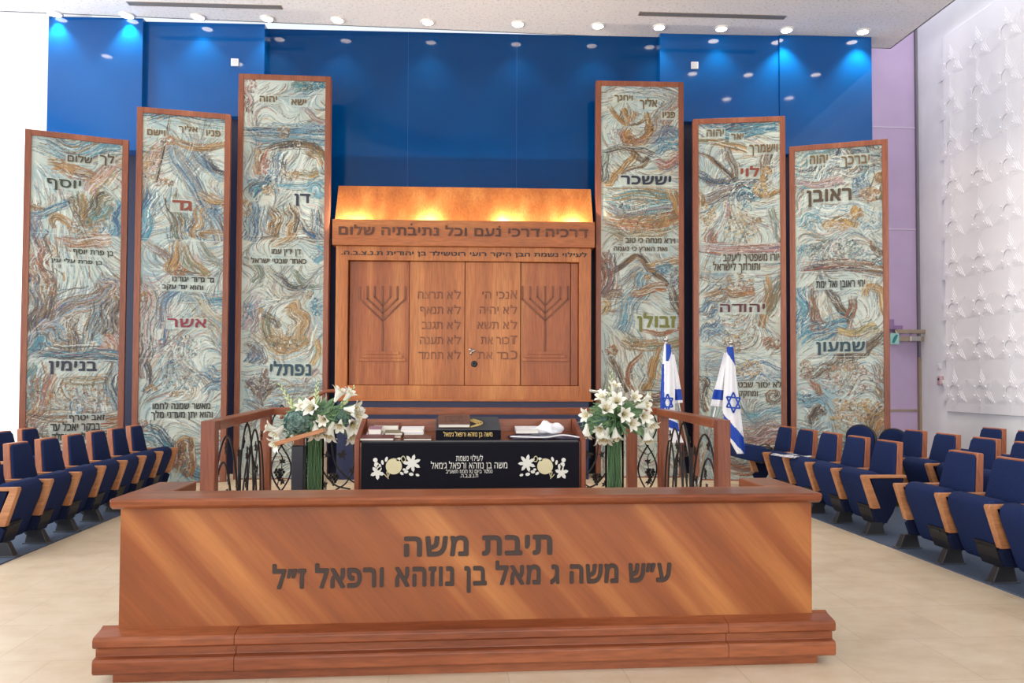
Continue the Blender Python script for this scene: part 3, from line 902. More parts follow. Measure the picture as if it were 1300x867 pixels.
art_panel('tallest painted relief panel right of the ark, behind the flag', (2.13, 10.86), (3.44, 10.80), 5.95, 0.07, 4, {238: 815, 382: 815}, [
    ([(765, 115), (800, 108), (862, 118)], 12, 'Gnbw', 36), ([(862, 120), (840, 150), (820, 180)], 12, 'Gnp', 24), ([(772, 134), (782, 148), (796, 160)], 2.5, 'no', 16), ([(797, 160), (794, 148), (790, 138)], 4, 'no', 16), ([(800, 160), (803, 148), (806, 142)], 4, 'on', 14), ([(797, 162), (794, 175), (800, 184)], 6, 'onor', 44),
    ([(800, 184), (812, 178), (822, 172), (826, 160)], 4, 'onr', 36), ([(820, 142), (822, 152), (826, 160)], 3, 'no', 20), ([(805, 184), (802, 200), (790, 214), (776, 230), (768, 236)], 3.5, 'on', 40), ([(797, 160), (812, 156), (820, 150)], 1.5, 'nd', 10),
    ([(830, 178), (850, 168), (866, 172)], 8, 'bBv', 32), ([(830, 192), (845, 184), (867, 178)], 8, 'bBt', 26), ([(830, 206), (848, 208), (868, 198)], 6, 'prv', 26), ([(764, 192), (790, 188), (812, 190), (832, 196)], 3, 'dGn', 26), ([(768, 194), (766, 215), (762, 232)], 7, 'Gdg', 28), ([(800, 190), (818, 205), (822, 200)], 3, 'nd', 12), ([(790, 218), (812, 212), (826, 204)], 3, 'nd', 12),
    ([(764, 248), (800, 246), (866, 250)], 8, 'ngot', 44), ([(764, 262), (800, 272), (862, 262)], 7, 'dGntv', 50), ([(764, 280), (810, 286), (864, 278)], 8, 'nrog', 40), ([(852, 240), (856, 256), (862, 274)], 4, 'no', 18), ([(846, 270), (838, 284), (834, 296)], 4, 'no', 20), ([(775, 292), (800, 302), (845, 296)], 7, 'gnc', 26),
    ([(765, 352), (790, 338), (808, 325), (828, 344), (848, 362)], 3, 'nd', 40), ([(764, 320), (772, 340), (766, 378)], 10, 'nrdv', 44), ([(822, 340), (835, 336), (862, 330)], 4, 'no', 18), ([(812, 338), (800, 350), (786, 362)], 4, 'bGn', 20), ([(815, 345), (813, 362), (800, 385), (788, 420)], 8, 'BbGt', 60), ([(800, 376), (818, 370), (845, 364)], 5, 'rno', 24), ([(770, 380), (778, 372), (790, 375)], 5, 'nv', 16),
    ([(850, 362), (858, 384), (866, 404)], 4, 'nd', 18), ([(764, 400), (772, 390), (768, 380)], 4, 'yn', 12), ([(812, 420), (840, 424), (866, 416)], 3, 'nr', 18), ([(790, 430), (820, 440), (866, 434)], 6, 'nog', 26), ([(774, 452), (784, 470), (796, 498)], 3, 'nd', 20), ([(816, 448), (800, 466), (797, 482), (804, 498)], 2.5, 'nr', 20), ([(836, 440), (828, 468), (820, 496)], 4, 'no', 34), ([(798, 502), (822, 508), (852, 500)], 7, 'drn', 40), ([(764, 470), (768, 500), (764, 520)], 8, 'Gg', 22), ([(850, 455), (860, 480), (866, 500)], 9, 'Gbg', 26)],
    [(782, 172, 10, 10, 'pv', 20), (800, 178, 7, 8, 'onr', 26), (824, 163, 6, 6, 'on', 26), (803, 284, 20, 7, 'or', 34), (845, 182, 16, 6, 'Bb', 20), (770, 335, 9, 14, 'rnv', 30), (842, 340, 11, 7, 'Bbt', 44), (858, 354, 8, 13, 'dvB', 44), (822, 353, 5, 4, 'no', 12), (777, 445, 8, 8, 'nor', 44), (812, 437, 12, 5, 'no', 24), (812, 475, 12, 14, 'bBw', 26), (790, 262, 10, 3, 'td', 16)],
    [('ויחנך', 780, 803, 121, 128, 'o'), ('אליך', 812, 834, 127, 136, 'o'), ('פניו', 841, 857, 142, 150, 'o'), ('יששכר', 788, 852, 223, 235, 'b'), ('וירא מנחה כי טוב', 794, 857, 302, 309, 'n'), ('ואת הארץ כי נעמה', 779, 847, 313, 319, 'n'), ('זבולן', 809, 858, 401, 416, 'y')])

art_panel('middle one of the three tall painted relief panels right of the ark', (3.494, 10.53), (4.764, 10.28), 5.3, 0.07, 5, {309: 940, 455: 940}, [
    ([(884, 156), (925, 164), (960, 156), (992, 152)], 10, 'BdbG', 60), ([(900, 168), (940, 170), (985, 160)], 6, 'Bt', 24), ([(885, 178), (920, 182), (950, 192)], 4, 'nog', 30), ([(885, 192), (905, 202), (925, 222), (938, 232)], 3, 'Bdn', 24), ([(921, 186), (930, 208), (938, 230)], 4, 'ndG', 30), ([(885, 222), (910, 232), (934, 234)], 4, 'Bd', 24),
    ([(886, 256), (915, 248), (945, 234), (968, 222), (978, 188)], 7, 'ndGv', 70), ([(930, 250), (950, 242), (968, 244)], 12, 'Btdw', 50), ([(992, 240), (980, 246), (965, 250)], 3, 'no', 14), ([(978, 262), (984, 285), (988, 308)], 4, 'gG', 18), ([(992, 215), (978, 230)], 10, 'bw', 18), ([(904, 290), (900, 305), (904, 312)], 5, 'vnr', 18), ([(886, 240), (888, 262)], 6, 'no', 14),
    ([(885, 314), (940, 318), (990, 314)], 6, 'rpv', 44), ([(890, 376), (915, 370), (935, 374), (958, 371)], 4, 'onr', 28), ([(888, 400), (905, 390), (925, 380)], 12, 'Bbn', 34), ([(888, 430), (900, 420), (918, 412)], 10, 'bBG', 26), ([(888, 345), (905, 352), (930, 346)], 8, 'bGn', 24), ([(974, 348), (976, 380), (965, 415)], 5, 'no', 24), ([(992, 345), (985, 375), (972, 400)], 6, 'gn', 18), ([(985, 430), (970, 440)], 8, 'rn', 16),
    ([(888, 475), (930, 480), (960, 470), (992, 478)], 9, 'BbGw', 44), ([(890, 462), (920, 462)], 8, 'bG', 18), ([(886, 478), (896, 486), (892, 505), (898, 522)], 3, 'dn', 22), ([(940, 555), (960, 552), (990, 540)], 9, 'prnv', 40), ([(935, 530), (965, 528), (990, 518)], 8, 'Gbt', 30), ([(940, 575), (965, 566), (990, 562)], 9, 'nrp', 34), ([(886, 540), (900, 560), (896, 590)], 10, 'Gbn', 26), ([(900, 590), (940, 596), (990, 590)], 8, 'nrv', 30), (swirl(982, 502, 10), 2, 'nd', 20)],
    [(965, 241, 10, 9, 'oyn', 56), (973, 216, 7, 6, 'oyn', 34), (968, 228, 4, 8, 'oy', 20), (940, 252, 16, 10, 'BtG', 40), (897, 272, 12, 15, 'oyn', 56), (922, 268, 4, 13, 'rp', 24), (940, 290, 22, 20, 'oytnc', 130), (962, 280, 6, 4, 'on', 14), (940, 364, 18, 8, 'onr', 60), (940, 350, 3, 4, 'on', 10), (926, 356, 3, 3, 'on', 8), (954, 356, 3, 3, 'on', 8),
     (938, 418, 24, 30, 'opnGc', 150), (930, 436, 12, 14, 'on', 30), (950, 468, 18, 10, 'oyn', 60), (984, 436, 8, 6, 'rn', 14), (990, 320, 6, 14, 'Bp', 18)],
    [('יהוה', 897, 919, 165, 173, 'o'), ('יאר', 928, 944, 170, 177, 'o'), ('וישמרך', 951, 987, 184, 193, 'o'), ('לוי', 940, 964, 214, 224, 'r'), ('יורו משפטיך ליעקב', 918, 989, 323, 331, 'n'), ('ותורתך לישראל', 905, 965, 335, 343, 'n'), ('יהודה', 914, 971, 386, 396, 'm'), ('לא יסור שבט', 937, 992, 485, 492, 'n'), ('ומחקק', 938, 962, 496, 503, 'n')])

art_panel('outermost right tall painted relief panel, the lowest on the right', (4.81, 10.26), (6.0, 9.79), 4.85, 0.0, 6, {343: 1065, 452: 1065}, [
    ([(1008, 240), (1040, 218), (1068, 200), (1080, 184)], 24, 'BdGtnw', 110), ([(1086, 182), (1100, 196), (1122, 204)], 12, 'dGbn', 44), ([(1010, 205), (1030, 195), (1060, 192)], 10, 'gGt', 28), ([(1012, 232), (1040, 236), (1070, 228)], 4, 'vp', 16), ([(1090, 263), (1084, 274), (1077, 287)], 6, 'oyn', 44), ([(1046, 291), (1054, 283), (1066, 281), (1076, 290)], 5, 'oyn', 40),
    ([(1010, 285), (1025, 275), (1040, 270)], 9, 'btw', 30), ([(1120, 262), (1112, 285), (1095, 292)], 9, 'bGw', 28), (swirl(1118, 225, 7), 2, 'on', 22), ([(1119, 230), (1120, 245), (1118, 255)], 2, 'ng', 10), ([(1105, 305), (1112, 318), (1120, 325)], 4, 'nd', 14), ([(1016, 343), (1060, 338), (1122, 343)], 5, 'rdnv', 46), ([(1080, 245), (1095, 240), (1090, 225)], 8, 'bB', 18), ([(1030, 265), (1060, 268), (1075, 262)], 10, 'bw', 26),
    ([(1016, 365), (1022, 395), (1012, 425)], 12, 'tBbw', 56), ([(1034, 366), (1034, 395), (1040, 415)], 6, 'nrd', 30), ([(1050, 366), (1062, 384), (1078, 402)], 4, 'nd', 30), ([(1044, 372), (1042, 390), (1048, 402)], 5, 'wc', 14), ([(1084, 376), (1078, 400), (1069, 421)], 4, 'nrd', 30), ([(1094, 378), (1104, 364), (1118, 370), (1124, 400)], 4, 'noy', 26), ([(1014, 432), (1040, 418), (1075, 412)], 8, 'Bbt', 36), ([(1060, 420), (1090, 422), (1110, 410)], 6, 'oyg', 26),
    ([(1122, 422), (1104, 440), (1088, 452), (1062, 454)], 5, 'dn', 46), ([(1024, 478), (1046, 468), (1064, 458)], 6, 'Gdn', 34), ([(1026, 482), (1036, 492), (1042, 502)], 3, 'rn', 16), ([(1014, 515), (1035, 510), (1048, 514)], 6, 'bBt', 26), ([(1028, 542), (1030, 528), (1038, 518), (1046, 520)], 3, 'dn', 26), ([(1114, 460), (1118, 480), (1124, 478)], 4, 'vn', 12), ([(1112, 486), (1118, 500), (1122, 512)], 4, 'nG', 18), ([(1104, 545), (1108, 528), (1122, 518)], 6, 'dno', 40), ([(1110, 560), (1114, 540), (1125, 530)], 6, 'rno', 30), ([(1012, 540), (1030, 548), (1050, 540)], 7, 'wbn', 26), ([(1010, 560), (1060, 570), (1120, 566)], 10, 'onGb', 40), ([(1010, 585), (1060, 590), (1120, 586)], 10, 'nGb', 30)],
    [(1104, 247, 12, 10, 'oynr', 70), (1060, 290, 14, 8, 'pcw', 20), (1060, 318, 36, 14, 'dvtBg', 130), (1020, 318, 8, 8, 'tb', 26), (1092, 324, 12, 8, 'tvG', 34), (1114, 332, 6, 5, 'dtw', 24), (1040, 415, 14, 6, 'nr', 24), (1022, 470, 8, 12, 'ron', 40), (1075, 482, 28, 20, 'onrcp', 130), (1075, 488, 7, 7, 'wGd', 26), (1085, 525, 18, 20, 'oyr', 110), (1062, 525, 6, 20, 'oy', 40), (1101, 518, 5, 12, 'oy', 24), (1043, 522, 5, 5, 'nd', 20), (1020, 503, 8, 6, 'Bt', 20), (1076, 465, 20, 5, 'no', 26), (1100, 275, 10, 14, 'bw', 20)],
    [('יהוה', 1028, 1051, 198, 207, 'o'), ('יברכך', 1068, 1104, 199, 207, 'o'), ('ראובן', 1024, 1081, 242, 254, 'n'), ('יחי ראובן ואל ימת', 1036, 1098, 357, 364, 'k'), ('שמעון', 1036, 1098, 434, 446, 't')])

# ------------------------------------------------------------------ the ark
ark = thing('torah_ark', 'broad wooden torah ark with lit sloping cornice and carved inscriptions', 'ark', MW @ Vector((0, -0.7, 0)), WA)
AV = -0.7   # children: local y = v - AV


def al(x, y, v=AV):
    q = atw(x, y, v)
    return q.x, q.z


HW, ZB, ZF, ZS, ZT = 1.875, 1.20, 3.405, 3.775, 4.36
# carcass behind, open in front where the doors hang
DU0, DZ1 = al(442, 330); DU1, DZ0 = al(735, 490)
b = NB()
box(b, -1.83, DU0, 0, 0.6, ZB, ZF); box(b, DU1, 1.83, 0, 0.6, ZB, ZF)
box(b, DU0, DU1, 0, 0.6, DZ1, ZF); box(b, DU0, DU1, 0, 0.6, ZB, DZ0)
box(b, DU0, DU1, 0.3, 0.6, DZ0, DZ1)
obj('carcass', b, W_ARK, ark, bevel=0.004)
b = NB()
prism(b, [(-HW, ZF), (HW, ZF), (HW, ZS), (-HW, ZS)], 'y', -0.06, -0.02)
box(b, -HW, HW, -0.02, 0.6, ZF, ZF + 0.05)
obj('fascia', b, W_ARKX, ark, bevel=0.004)
b = NB()
prism(b, [(0.06, ZS - 0.1), (0.6, ZS - 0.1), (0.6, ZT), (0.36, ZT)], 'x', -HW, HW)
box(b, -HW, HW, -0.02, 0.06, ZF + 0.05, ZS - 0.1)
obj('cornice', b, W_ARK, ark, bevel=0.003)
b = NB(); box(b, -1.8, 1.8, 0.02, 0.55, 0.072, ZB); obj('pedestal', b, plain('ark_pedestal_blue', (14, 26, 66), 0.4), ark)
b = NB(); box(b, -1.86, 1.86, -0.03, 0.02, ZB - 0.01, ZB + 0.015); obj('bottom_lip', b, W_ARKX, ark, bevel=0.003)
for k, px_ in enumerate((452, 545, 642, 727)):
    u = al(px_, 270)[0]
    lt = obj('cornice_lamp', lathe(NB(), [(0.02, 0.0), (0.028, 0.0), (0.028, 0.045), (0.018, 0.05)], 14, (u, 0.02, ZS - 0.1)), emit('cornice_lamp_glow', (255, 214, 150), 6.0), ark, True)
    ld = bpy.data.lights.new('cornice_lamp', 'POINT'); ld.energy = 28; ld.color = (1.0, 0.92, 0.80); ld.shadow_soft_size = 0.02
    lo = bpy.data.objects.new('cornice_light', ld); COL.objects.link(lo)
    lo.location = MW @ Vector((u, AV - 0.005, ZS - 0.005))
# lettering
(a0, q1), (a1, q0) = al(431, 288.5), al(746, 302.5)
text_mesh('דרכיה דרכי נעם וכל נתיבתיה שלום', a0, a1, q0, q1, -0.06, 0.012, 0.028, ark, 'inscription', W_INLAY)
b = NB()
for px_, py in ((634, 289), (523, 286)):
    u, z = al(px_, py); box(b, u - 0.012, u + 0.012, -0.07, -0.06, z - 0.012, z + 0.012)
obj('vowel_dot', b, W_INLAY, ark)
(a0, q1), (a1, q0) = al(433, 318.5), al(745, 326.5)
text_mesh('לעילוי נשמת הבן היקר רועי רוטשילד בן יהודית ת.נ.צ.ב.ה.', a0, a1, q0, q1, 0, 0.008, 0.024, ark, 'inscription', INK)
# doors and the two side panels with the candelabra
xs = [al(x, 410)[0] for x in (442, 519, 590, 661, 725, 735)]


def leaf(name, u0, u1, mat, y=0.06):
    b = NB(); box(b, u0 + 0.004, u1 - 0.004, y, y + 0.05, DZ0 + 0.004, DZ1 - 0.004)
    return obj(name, b, mat, ark, bevel=0.005)


sp1 = leaf('side_panel', xs[0], xs[1], W_MENO, 0.07)
dl = leaf('door', xs[1], xs[2], W_DOOR, 0.045)
dr = leaf('door', xs[2], xs[3], W_DOOR, 0.045)
sp2 = leaf('side_panel', xs[3], xs[4], W_MENO, 0.07)
leaf('filler_strip', xs[4], xs[5], W_MENO, 0.075)


def bar(b, p, q, w, y0, y1):
    p, q = Vector((p[0], 0, p[1])), Vector((q[0], 0, q[1]))
    d = (q - p).normalized(); n = Vector((-d.z, 0, d.x)) * w
    v = [p + n - d * w, q + n + d * w, q - n + d * w, p - n - d * w]
    A = [b.verts.new((c.x, y0, c.z)) for c in v]; B = [b.verts.new((c.x, y1, c.z)) for c in v]
    b.faces.new(A); b.faces.new(B[::-1])
    for k in range(4): b.faces.new((A[k], A[(k + 1) % 4], B[(k + 1) % 4], B[k]))


def menorah(par, cx, sc, ox):
    """cx: crop-px of the stem in the photograph, branches from the zoomed reading"""
    g = lambda X, Z: al(ox + X * sc, 280 + Z * sc, AV + 0.07)
    b = NB(); y0, y1 = 0.07, 0.058; w = 0.013
    for k, dx in enumerate((100, 66, 34)):
        zt, zj = (345, 345, 336)[k], (440, 406, 374)[k]
        for s in (-1, 1):
            tp, kn, jn = g(cx + s * dx, 292), g(cx + s * dx, zt), g(cx, zj)
            bar(b, tp, kn, w, y0, y1); bar(b, kn, jn, w, y0, y1)
    bar(b, g(cx, 292), g(cx, 575), w, y0, y1)
    obj('menorah_carving', b, W_CARVE, par, bevel=0.002)  # bars of the panel's own wood, shadow of the carving put into the tone
    b = NB()
    for k, (hw, zt) in enumerate(((72, 575), (88, 590), (102, 605))):
        p, q = g(cx - hw, zt), g(cx + hw, zt + 15)
        box(b, p[0], q[0], 0.048, y0, q[1], p[1])
    return obj('menorah_base', b, W_MENO, par, bevel=0.003)


menorah(sp1, 262, 360 / 1248, 410)
menorah(sp2, 978, 360 / 1248, 410)
for d, rows in ((dr, [('א', 'נכי ה׳', 855), ('ל', 'א יהיה', 855), ('ל', 'א תשא', 855), ('ז', 'כור את', 855), ('כ', 'בד את', 855)]), (dl, [('ל', 'א תרצח', 607), ('ל', 'א תנאף', 607), ('ל', 'א תגנב', 607), ('ל', 'א תענה', 607), ('ל', 'א תחמד', 607)])):
    k_ = 360 / 1248
    left = {855: (700, 690, 680, 695, 682), 607: (418, 428, 436, 428, 420)}[rows[0][2]]
    for i, (c0, rest, xr) in enumerate(rows):
        yt = 312 + 66.5 * i
        (a0, q1), (a1, q0) = al(410 + left[i] * k_, 280 + yt * k_, AV + 0.045), al(410 + (xr - 36) * k_, 280 + (yt + 33) * k_, AV + 0.045)
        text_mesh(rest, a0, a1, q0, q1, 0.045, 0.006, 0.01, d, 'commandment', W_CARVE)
        (a0, q1), (a1, q0) = al(410 + (xr - 29) * k_, 280 + (yt - 6) * k_, AV + 0.045), al(410 + xr * k_, 280 + (yt + 33) * k_, AV + 0.045)
        if c0 == 'ל': q1 = q0 + (q1 - q0) * 0.82
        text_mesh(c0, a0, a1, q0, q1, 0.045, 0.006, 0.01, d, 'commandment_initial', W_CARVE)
u, z = al(602, 462, AV + 0.045)
b = NB(); M = Matrix.Translation((u, 0.045, z)) @ Matrix.Rotation(PI / 2, 4, 'X')
lathe(b, [(0.045, 0.0), (0.045, 0.014), (0.03, 0.024), (0.012, 0.024), (0.01, 0.012)], 24); b.transform(M); obj('lock_rosette', b, BLACK, dr, True)
u, z = al(599, 446, AV + 0.045)
b = NB()
for a in (0.2, 2.3, 4.3): tube(b, [(u, 0.03, z), (u + 0.05 * math.cos(a), 0.02, z + 0.05 * math.sin(a))], 0.012, 8, 0.016)
tube(b, [(u, 0.045, z), (u, 0.02, z)], 0.014)
obj('door_handle', b, STEEL, dr, True)

# handrails of the steps before the ark
for lab, pts, posts in (('curved wooden handrail on steel posts left of the ark', [(357, 530), (385, 512), (404, 502), (414, 497), (430, 496)], [(385, 512), (415, 497)]),
                        ('curved handrail on steel posts right of the ark, glare put into a steel finish', [(820, 530), (800, 513), (785, 504), (775, 500), (748, 496)], [(800, 513), (772, 499)])):
    W = []
    for k, (x, y) in enumerate(pts): W.append(at(x, y, (9.3, 9.7, 9.95, 10.0, 10.0)[k]))
    t = thing('handrail', lab, 'handrail', (W[2].x, W[2].y, 0))
    W = [w - Vector((W[2].x, W[2].y, 0)) if False else Vector((w.x - t.location.x, w.y - t.location.y, w.z)) for w in W]
    b = NB(); tube(b, bez(W, 8), 0.024, 10); obj('rail', b, STEEL if 'right' in lab else W_RAIL, t, True)  # pale steel on one rail paints in the glare on it
    for x, y in posts:
        k = min(range(5), key=lambda i: abs(pts[i][0] - x)); w = W[k]
        b = NB(); tube(b, [(w.x, w.y, 0.0), (w.x, w.y, w.z - 0.02)], 0.022, 12); lathe(b, [(0.05, 0), (0.05, 0.012), (0.024, 0.014)], 16, (w.x, w.y, 0)); obj('post', b, STEEL, t, True)

# ------------------------------------------------------------------ the front wall of the reading platform
BX0, BX1, BY = -1.645, 1.95, 3.92
t = thing('reading_platform_wall', 'long low wooden wall with diagonal veneer and carved Hebrew dedication, in front', 'low wall', ((BX0 + BX1) / 2, BY, 0))
cx = (BX0 + BX1) / 2; h_ = (BX1 - BX0) / 2
b = NB(); box(b, -h_, h_, 0, 0.16, 0.2, 0.86); pn = obj('front_panel', b, W_BIMAH, t, bevel=0.003)
capP = [(-0.05, 0.852), (-0.075, 0.868), (-0.082, 0.895), (-0.07, 0.905), (0.19, 0.905), (0.2, 0.89), (0.2, 0.852)]
b = NB(); prism(b, capP, 'x', -h_ - 0.02, h_ + 0.02); obj('cap_rail', b, W_RAIL, t, bevel=0.004)
baseP = [(0.02, 0.262), (-0.005, 0.25), (-0.08, 0.234), (-0.09, 0.222), (-0.09, 0.188), (-0.078, 0.178), (-0.052, 0.174), (-0.052, 0.132), (-0.082, 0.127), (-0.09, 0.117), (-0.09, 0.062), (-0.078, 0.05), (0.02, 0.046)]
for x0, x1 in ((-h_ - 0.085, -1.21), (-1.2085, 1.3), (1.3015, h_ + 0.085)):
    b = NB(); prism(b, baseP, 'x', x0, x1); obj('base_molding', b, W_RAIL, t, bevel=0.003)
b = NB(); box(b, -h_ - 0.005, h_ + 0.005, -0.045, 0.16, 0.0, 0.06); obj('plinth', b, W_RAIL, t, bevel=0.003)
for s in (-1, 1):
    x = s * h_
    xi = x - s * 0.14
    b = NB(); box(b, min(x, xi), max(x, xi), 0.162, 0.52, 0.0, 0.852)
    r = obj('side_return', b, W_RAILY, t, bevel=0.004)
    b = NB(); box(b, min(x + s * 0.02, xi - s * 0.05), max(x + s * 0.02, xi - s * 0.05), 0.202, 0.55, 0.852, 0.905); obj('cap', b, W_RAILY, r, bevel=0.008)
    b = NB(); box(b, min(x - s * 0.001, x + s * 0.085), max(x - s * 0.001, x + s * 0.085), 0.022, 0.56, 0.036, 0.2); obj('molding', b, W_RAILY, r, bevel=0.008)
for s, x0, x1, y0, y1 in (('תיבת משה', 513, 701, 681, 704), ('ע״ש משה ג מאל בן נוזהא ורפאל ז״ל', 346, 852, 718, 742)):
    p, q = at(x0, (y0 if x0 > 400 else 722.5), BY), at(x1, (y1 if x0 > 400 else 738.5), BY)
    text_mesh(s, p.x - cx, q.x - cx, q.z, p.z, 0, 0.006, 0.034, t, 'inscription', INK)

# ------------------------------------------------------------------ wrought iron
def vine_leaf(b, c, r, nrm='y', rot=0.0, th=0.004):
    P = []
    lob = [(0, 1.0), (0.42, 0.45), (1.0, 0.85), (1.35, 0.42), (2.0, 0.8), (2.75, 0.35), (3.14, 0.12)]
    pts = [(a, q) for a, q in lob] + [(-a, q) for a, q in lob[-2:0:-1]]
    for a, q in pts:
        P.append((r * q * math.sin(a + rot), r * q * math.cos(a + rot)))
    c = Vector(c)
    if nrm == 'y':
        M = Matrix.Translation(c); prism(b, P, 'y', -th, th, M)
    else:
        M = Matrix.Translation(c); prism(b, P, 'x', -th, th, M)


def grapes(b, c, r):
    c = Vector(c)
    for row, n in ((0, 3), (1, 4), (2, 3), (3, 2), (4, 1)):
        for k in range(n):
            ball(b, c + Vector(((k - (n - 1) / 2) * r * 0.9, (k % 2) * r * 0.4 - r * 0.2, -row * r * 0.8)), r * 0.5, u=6, v=5)


def arch_pts(y0, y1, z0, z1):
    """pointed arch between y0 and y1 in a railing that runs along y"""
    ym = (y0 + y1) / 2; out = []
    for k in range(13):
        a = k / 12; out.append((0, y0 + (ym - y0) * (1 - math.cos(a * PI / 2)) ** 0.9 * 1.0, z0 + (z1 - z0) * math.sin(a * PI / 2)))
    for k in range(11, -1, -1):
        a = k / 12; out.append((0, y1 + (ym - y1) * (1 - math.cos(a * PI / 2)) ** 0.9, z0 + (z1 - z0) * math.sin(a * PI / 2)))
    return out


RZ = 1.2


def side_railing(X, y0, y1, label, rz):
    t = thing('platform_railing', label, 'railing', (X, y0, 0), rz)
    L = y1 - y0
    b = NB(); box(b, -0.05, 0.05, -0.055, 0.055, 0, RZ - 0.001); obj('post', b, W_POST, t, bevel=0.006)
    b = NB(); box(b, -0.05, 0.05, L - 0.06, L + 0.05, 0, RZ - 0.072); obj('post', b, W_POST, t, bevel=0.006)
    b = NB(); box(b, -0.055, 0.055, 0.056, L + 0.09, RZ - 0.072, RZ); obj('handrail', b, W_RAILY, t, bevel=0.01)
    b = NB()
    rr = 0.009
    for a0, a1, z1 in ((0.06, 0.95, 1.05), (0.06, 0.72, 0.86), (0.95, 1.6, 1.1), (1.3, 1.95, 1.03), (1.1, 1.75, 0.83), (1.6, 2.1, 0.9)):
        f = L / 2.2
        tube(b, arch_pts(a0 * f, a1 * f, 0.3, z1), rr, 6)
    for a in (0.95, 1.02, 1.3):
        tube(b, [(0, a * L / 2.2, 0.05), (0, a * L / 2.2, 0.9)], rr, 6)
    tube(b, [(0, 1.28 * L / 2.2, 1.1), (0, 1.28 * L / 2.2, RZ - 0.07)], rr, 6)
    tube(b, [(0, 0.04, 0.3), (0, L - 0.05, 0.3)], rr, 6); tube(b, [(0, 0.04, 0.08), (0, L - 0.05, 0.08)], rr, 6)
    for a in (0.06, 0.5, 1.0, 1.5, 2.0): tube(b, [(0, a * L / 2.2, 0.08), (0, a * L / 2.2, 0.3)], rr, 6)
    sc = obj('scroll_panel', b, IRON, t, True)
    r = random.Random(5)
    for k, (a, z) in enumerate(((0.45, 0.97), (0.55, 0.72), (0.5, 0.6), (0.85, 0.62), (0.9, 0.88), (1.1, 0.95), (1.22, 0.82), (1.35, 0.88), (1.5, 0.72), (1.62, 0.88), (1.7, 0.65), (1.9, 0.95), (0.3, 0.5), (1.2, 0.6))):
        b = NB(); vine_leaf(b, (0.012, a * L / 2.2, z), 0.06, 'x', r.uniform(0, 6)); obj('vine_leaf', b, IRON, sc)
    return t


side_railing(-1.705, 5.5, 7.7, 'wooden side railing with wrought iron vine scrolls, left of the reading table', 0.061)
side_railing(2.085, 5.62, 7.7, 'wooden side railing with wrought iron vine scrolls, right of the reading table', -0.065)

t = thing('platform_railing', 'rear wooden railing with iron vine scrolls behind the reading table', 'railing', (0.2, 7.86, 0))
b = NB(); box(b, -2.04, 2.03, -0.055, 0.055, RZ - 0.066, RZ + 0.006); obj('handrail', b, W_RAIL, t, bevel=0.01)
for x in (at(380, 590, 7.86).x - 0.2, at(802, 590, 7.86).x - 0.2):
    b = NB(); box(b, x - 0.05, x + 0.05, -0.05, 0.05, 0, RZ - 0.066); obj('post', b, W_POST, t, bevel=0.006)


def lens(b, cx, hw, z0, z1, r=0.009, cross=False):
    n = 16
    for s in (-1, 1):
        tube(b, [(cx + s * hw * math.sin(PI * k / n), 0, z0 + (z1 - z0) * k / n) for k in range(n + 1)], r, 6)


def rp(x, y, dy=0.0):
    q = at(x, y, 7.86); return (q.x - 0.2, dy, q.z)


b = NB()
for cx_, xm in ((357, (411, 422, 426, 443)), (822, (769, 762, 761, 744))):
    c = rp(cx_, 590)[0]
    zt0, zb0 = rp(cx_, 566)[2], rp(cx_, 624)[2]
    lens(b, c, 0.1, zb0, zt0); lens(b, c, 0.1, zt0, zt0 + 0.42)
    s = 1 if cx_ > 600 else -1
    tube(b, [(c - s * 0.1, 0, (zt0 + zb0) / 2), (c - s * 0.19, 0, (zt0 + zb0) / 2)], 0.008, 6)
    g = lambda X, Y_: rp(X if s < 0 else 1180.5 - X, Y_)
    tube(b, bez([g(418, 535), g(421, 563), g(426, 589), g(443, 608), g(462, 618)]), 0.009, 6)
    tube(b, bez([g(404, 585), g(412, 601), g(426, 616), g(445, 621)]), 0.009, 6)
    tube(b, bez([g(448, 560), g(449, 590), g(440, 612), g(426, 622)]), 0.009, 6)
    tube(b, bez([g(352, 572), g(358, 580), g(357, 596), g(352, 616)]), 0.005, 6)
tube(b, [(-1.9, 0, 0.34), (1.85, 0, 0.34)], 0.009, 6); tube(b, [(-1.9, 0, 0.1), (1.85, 0, 0.1)], 0.009, 6)
for x in (-1.85, -1.2, -0.6, 0.0, 0.6, 1.2, 1.8): tube(b, [(x, 0, 0.1), (x, 0, 0.34)], 0.009, 6)
sc = obj('scroll_panel', b, IRON, t, True)
for k, (x, y, r_) in enumerate(((359, 586, 0.05), (358, 611, 0.05), (434, 576, 0.075), (416, 577, 0.05), (413, 615, 0.05), (447, 598, 0.05))):
    for m in (0, 1):
        b = NB(); vine_leaf(b, rp(x if not m else 1180.5 - x, y, -0.014), r_, 'y', k * 1.3 + m); obj('vine_leaf', b, IRON, sc)
for x, y in ((355, 596), (424, 602), (825, 596), (757, 602)):
    b = NB(); grapes(b, rp(x, y, -0.016), 0.032); obj('grape_bunch', b, IRON, sc, True)

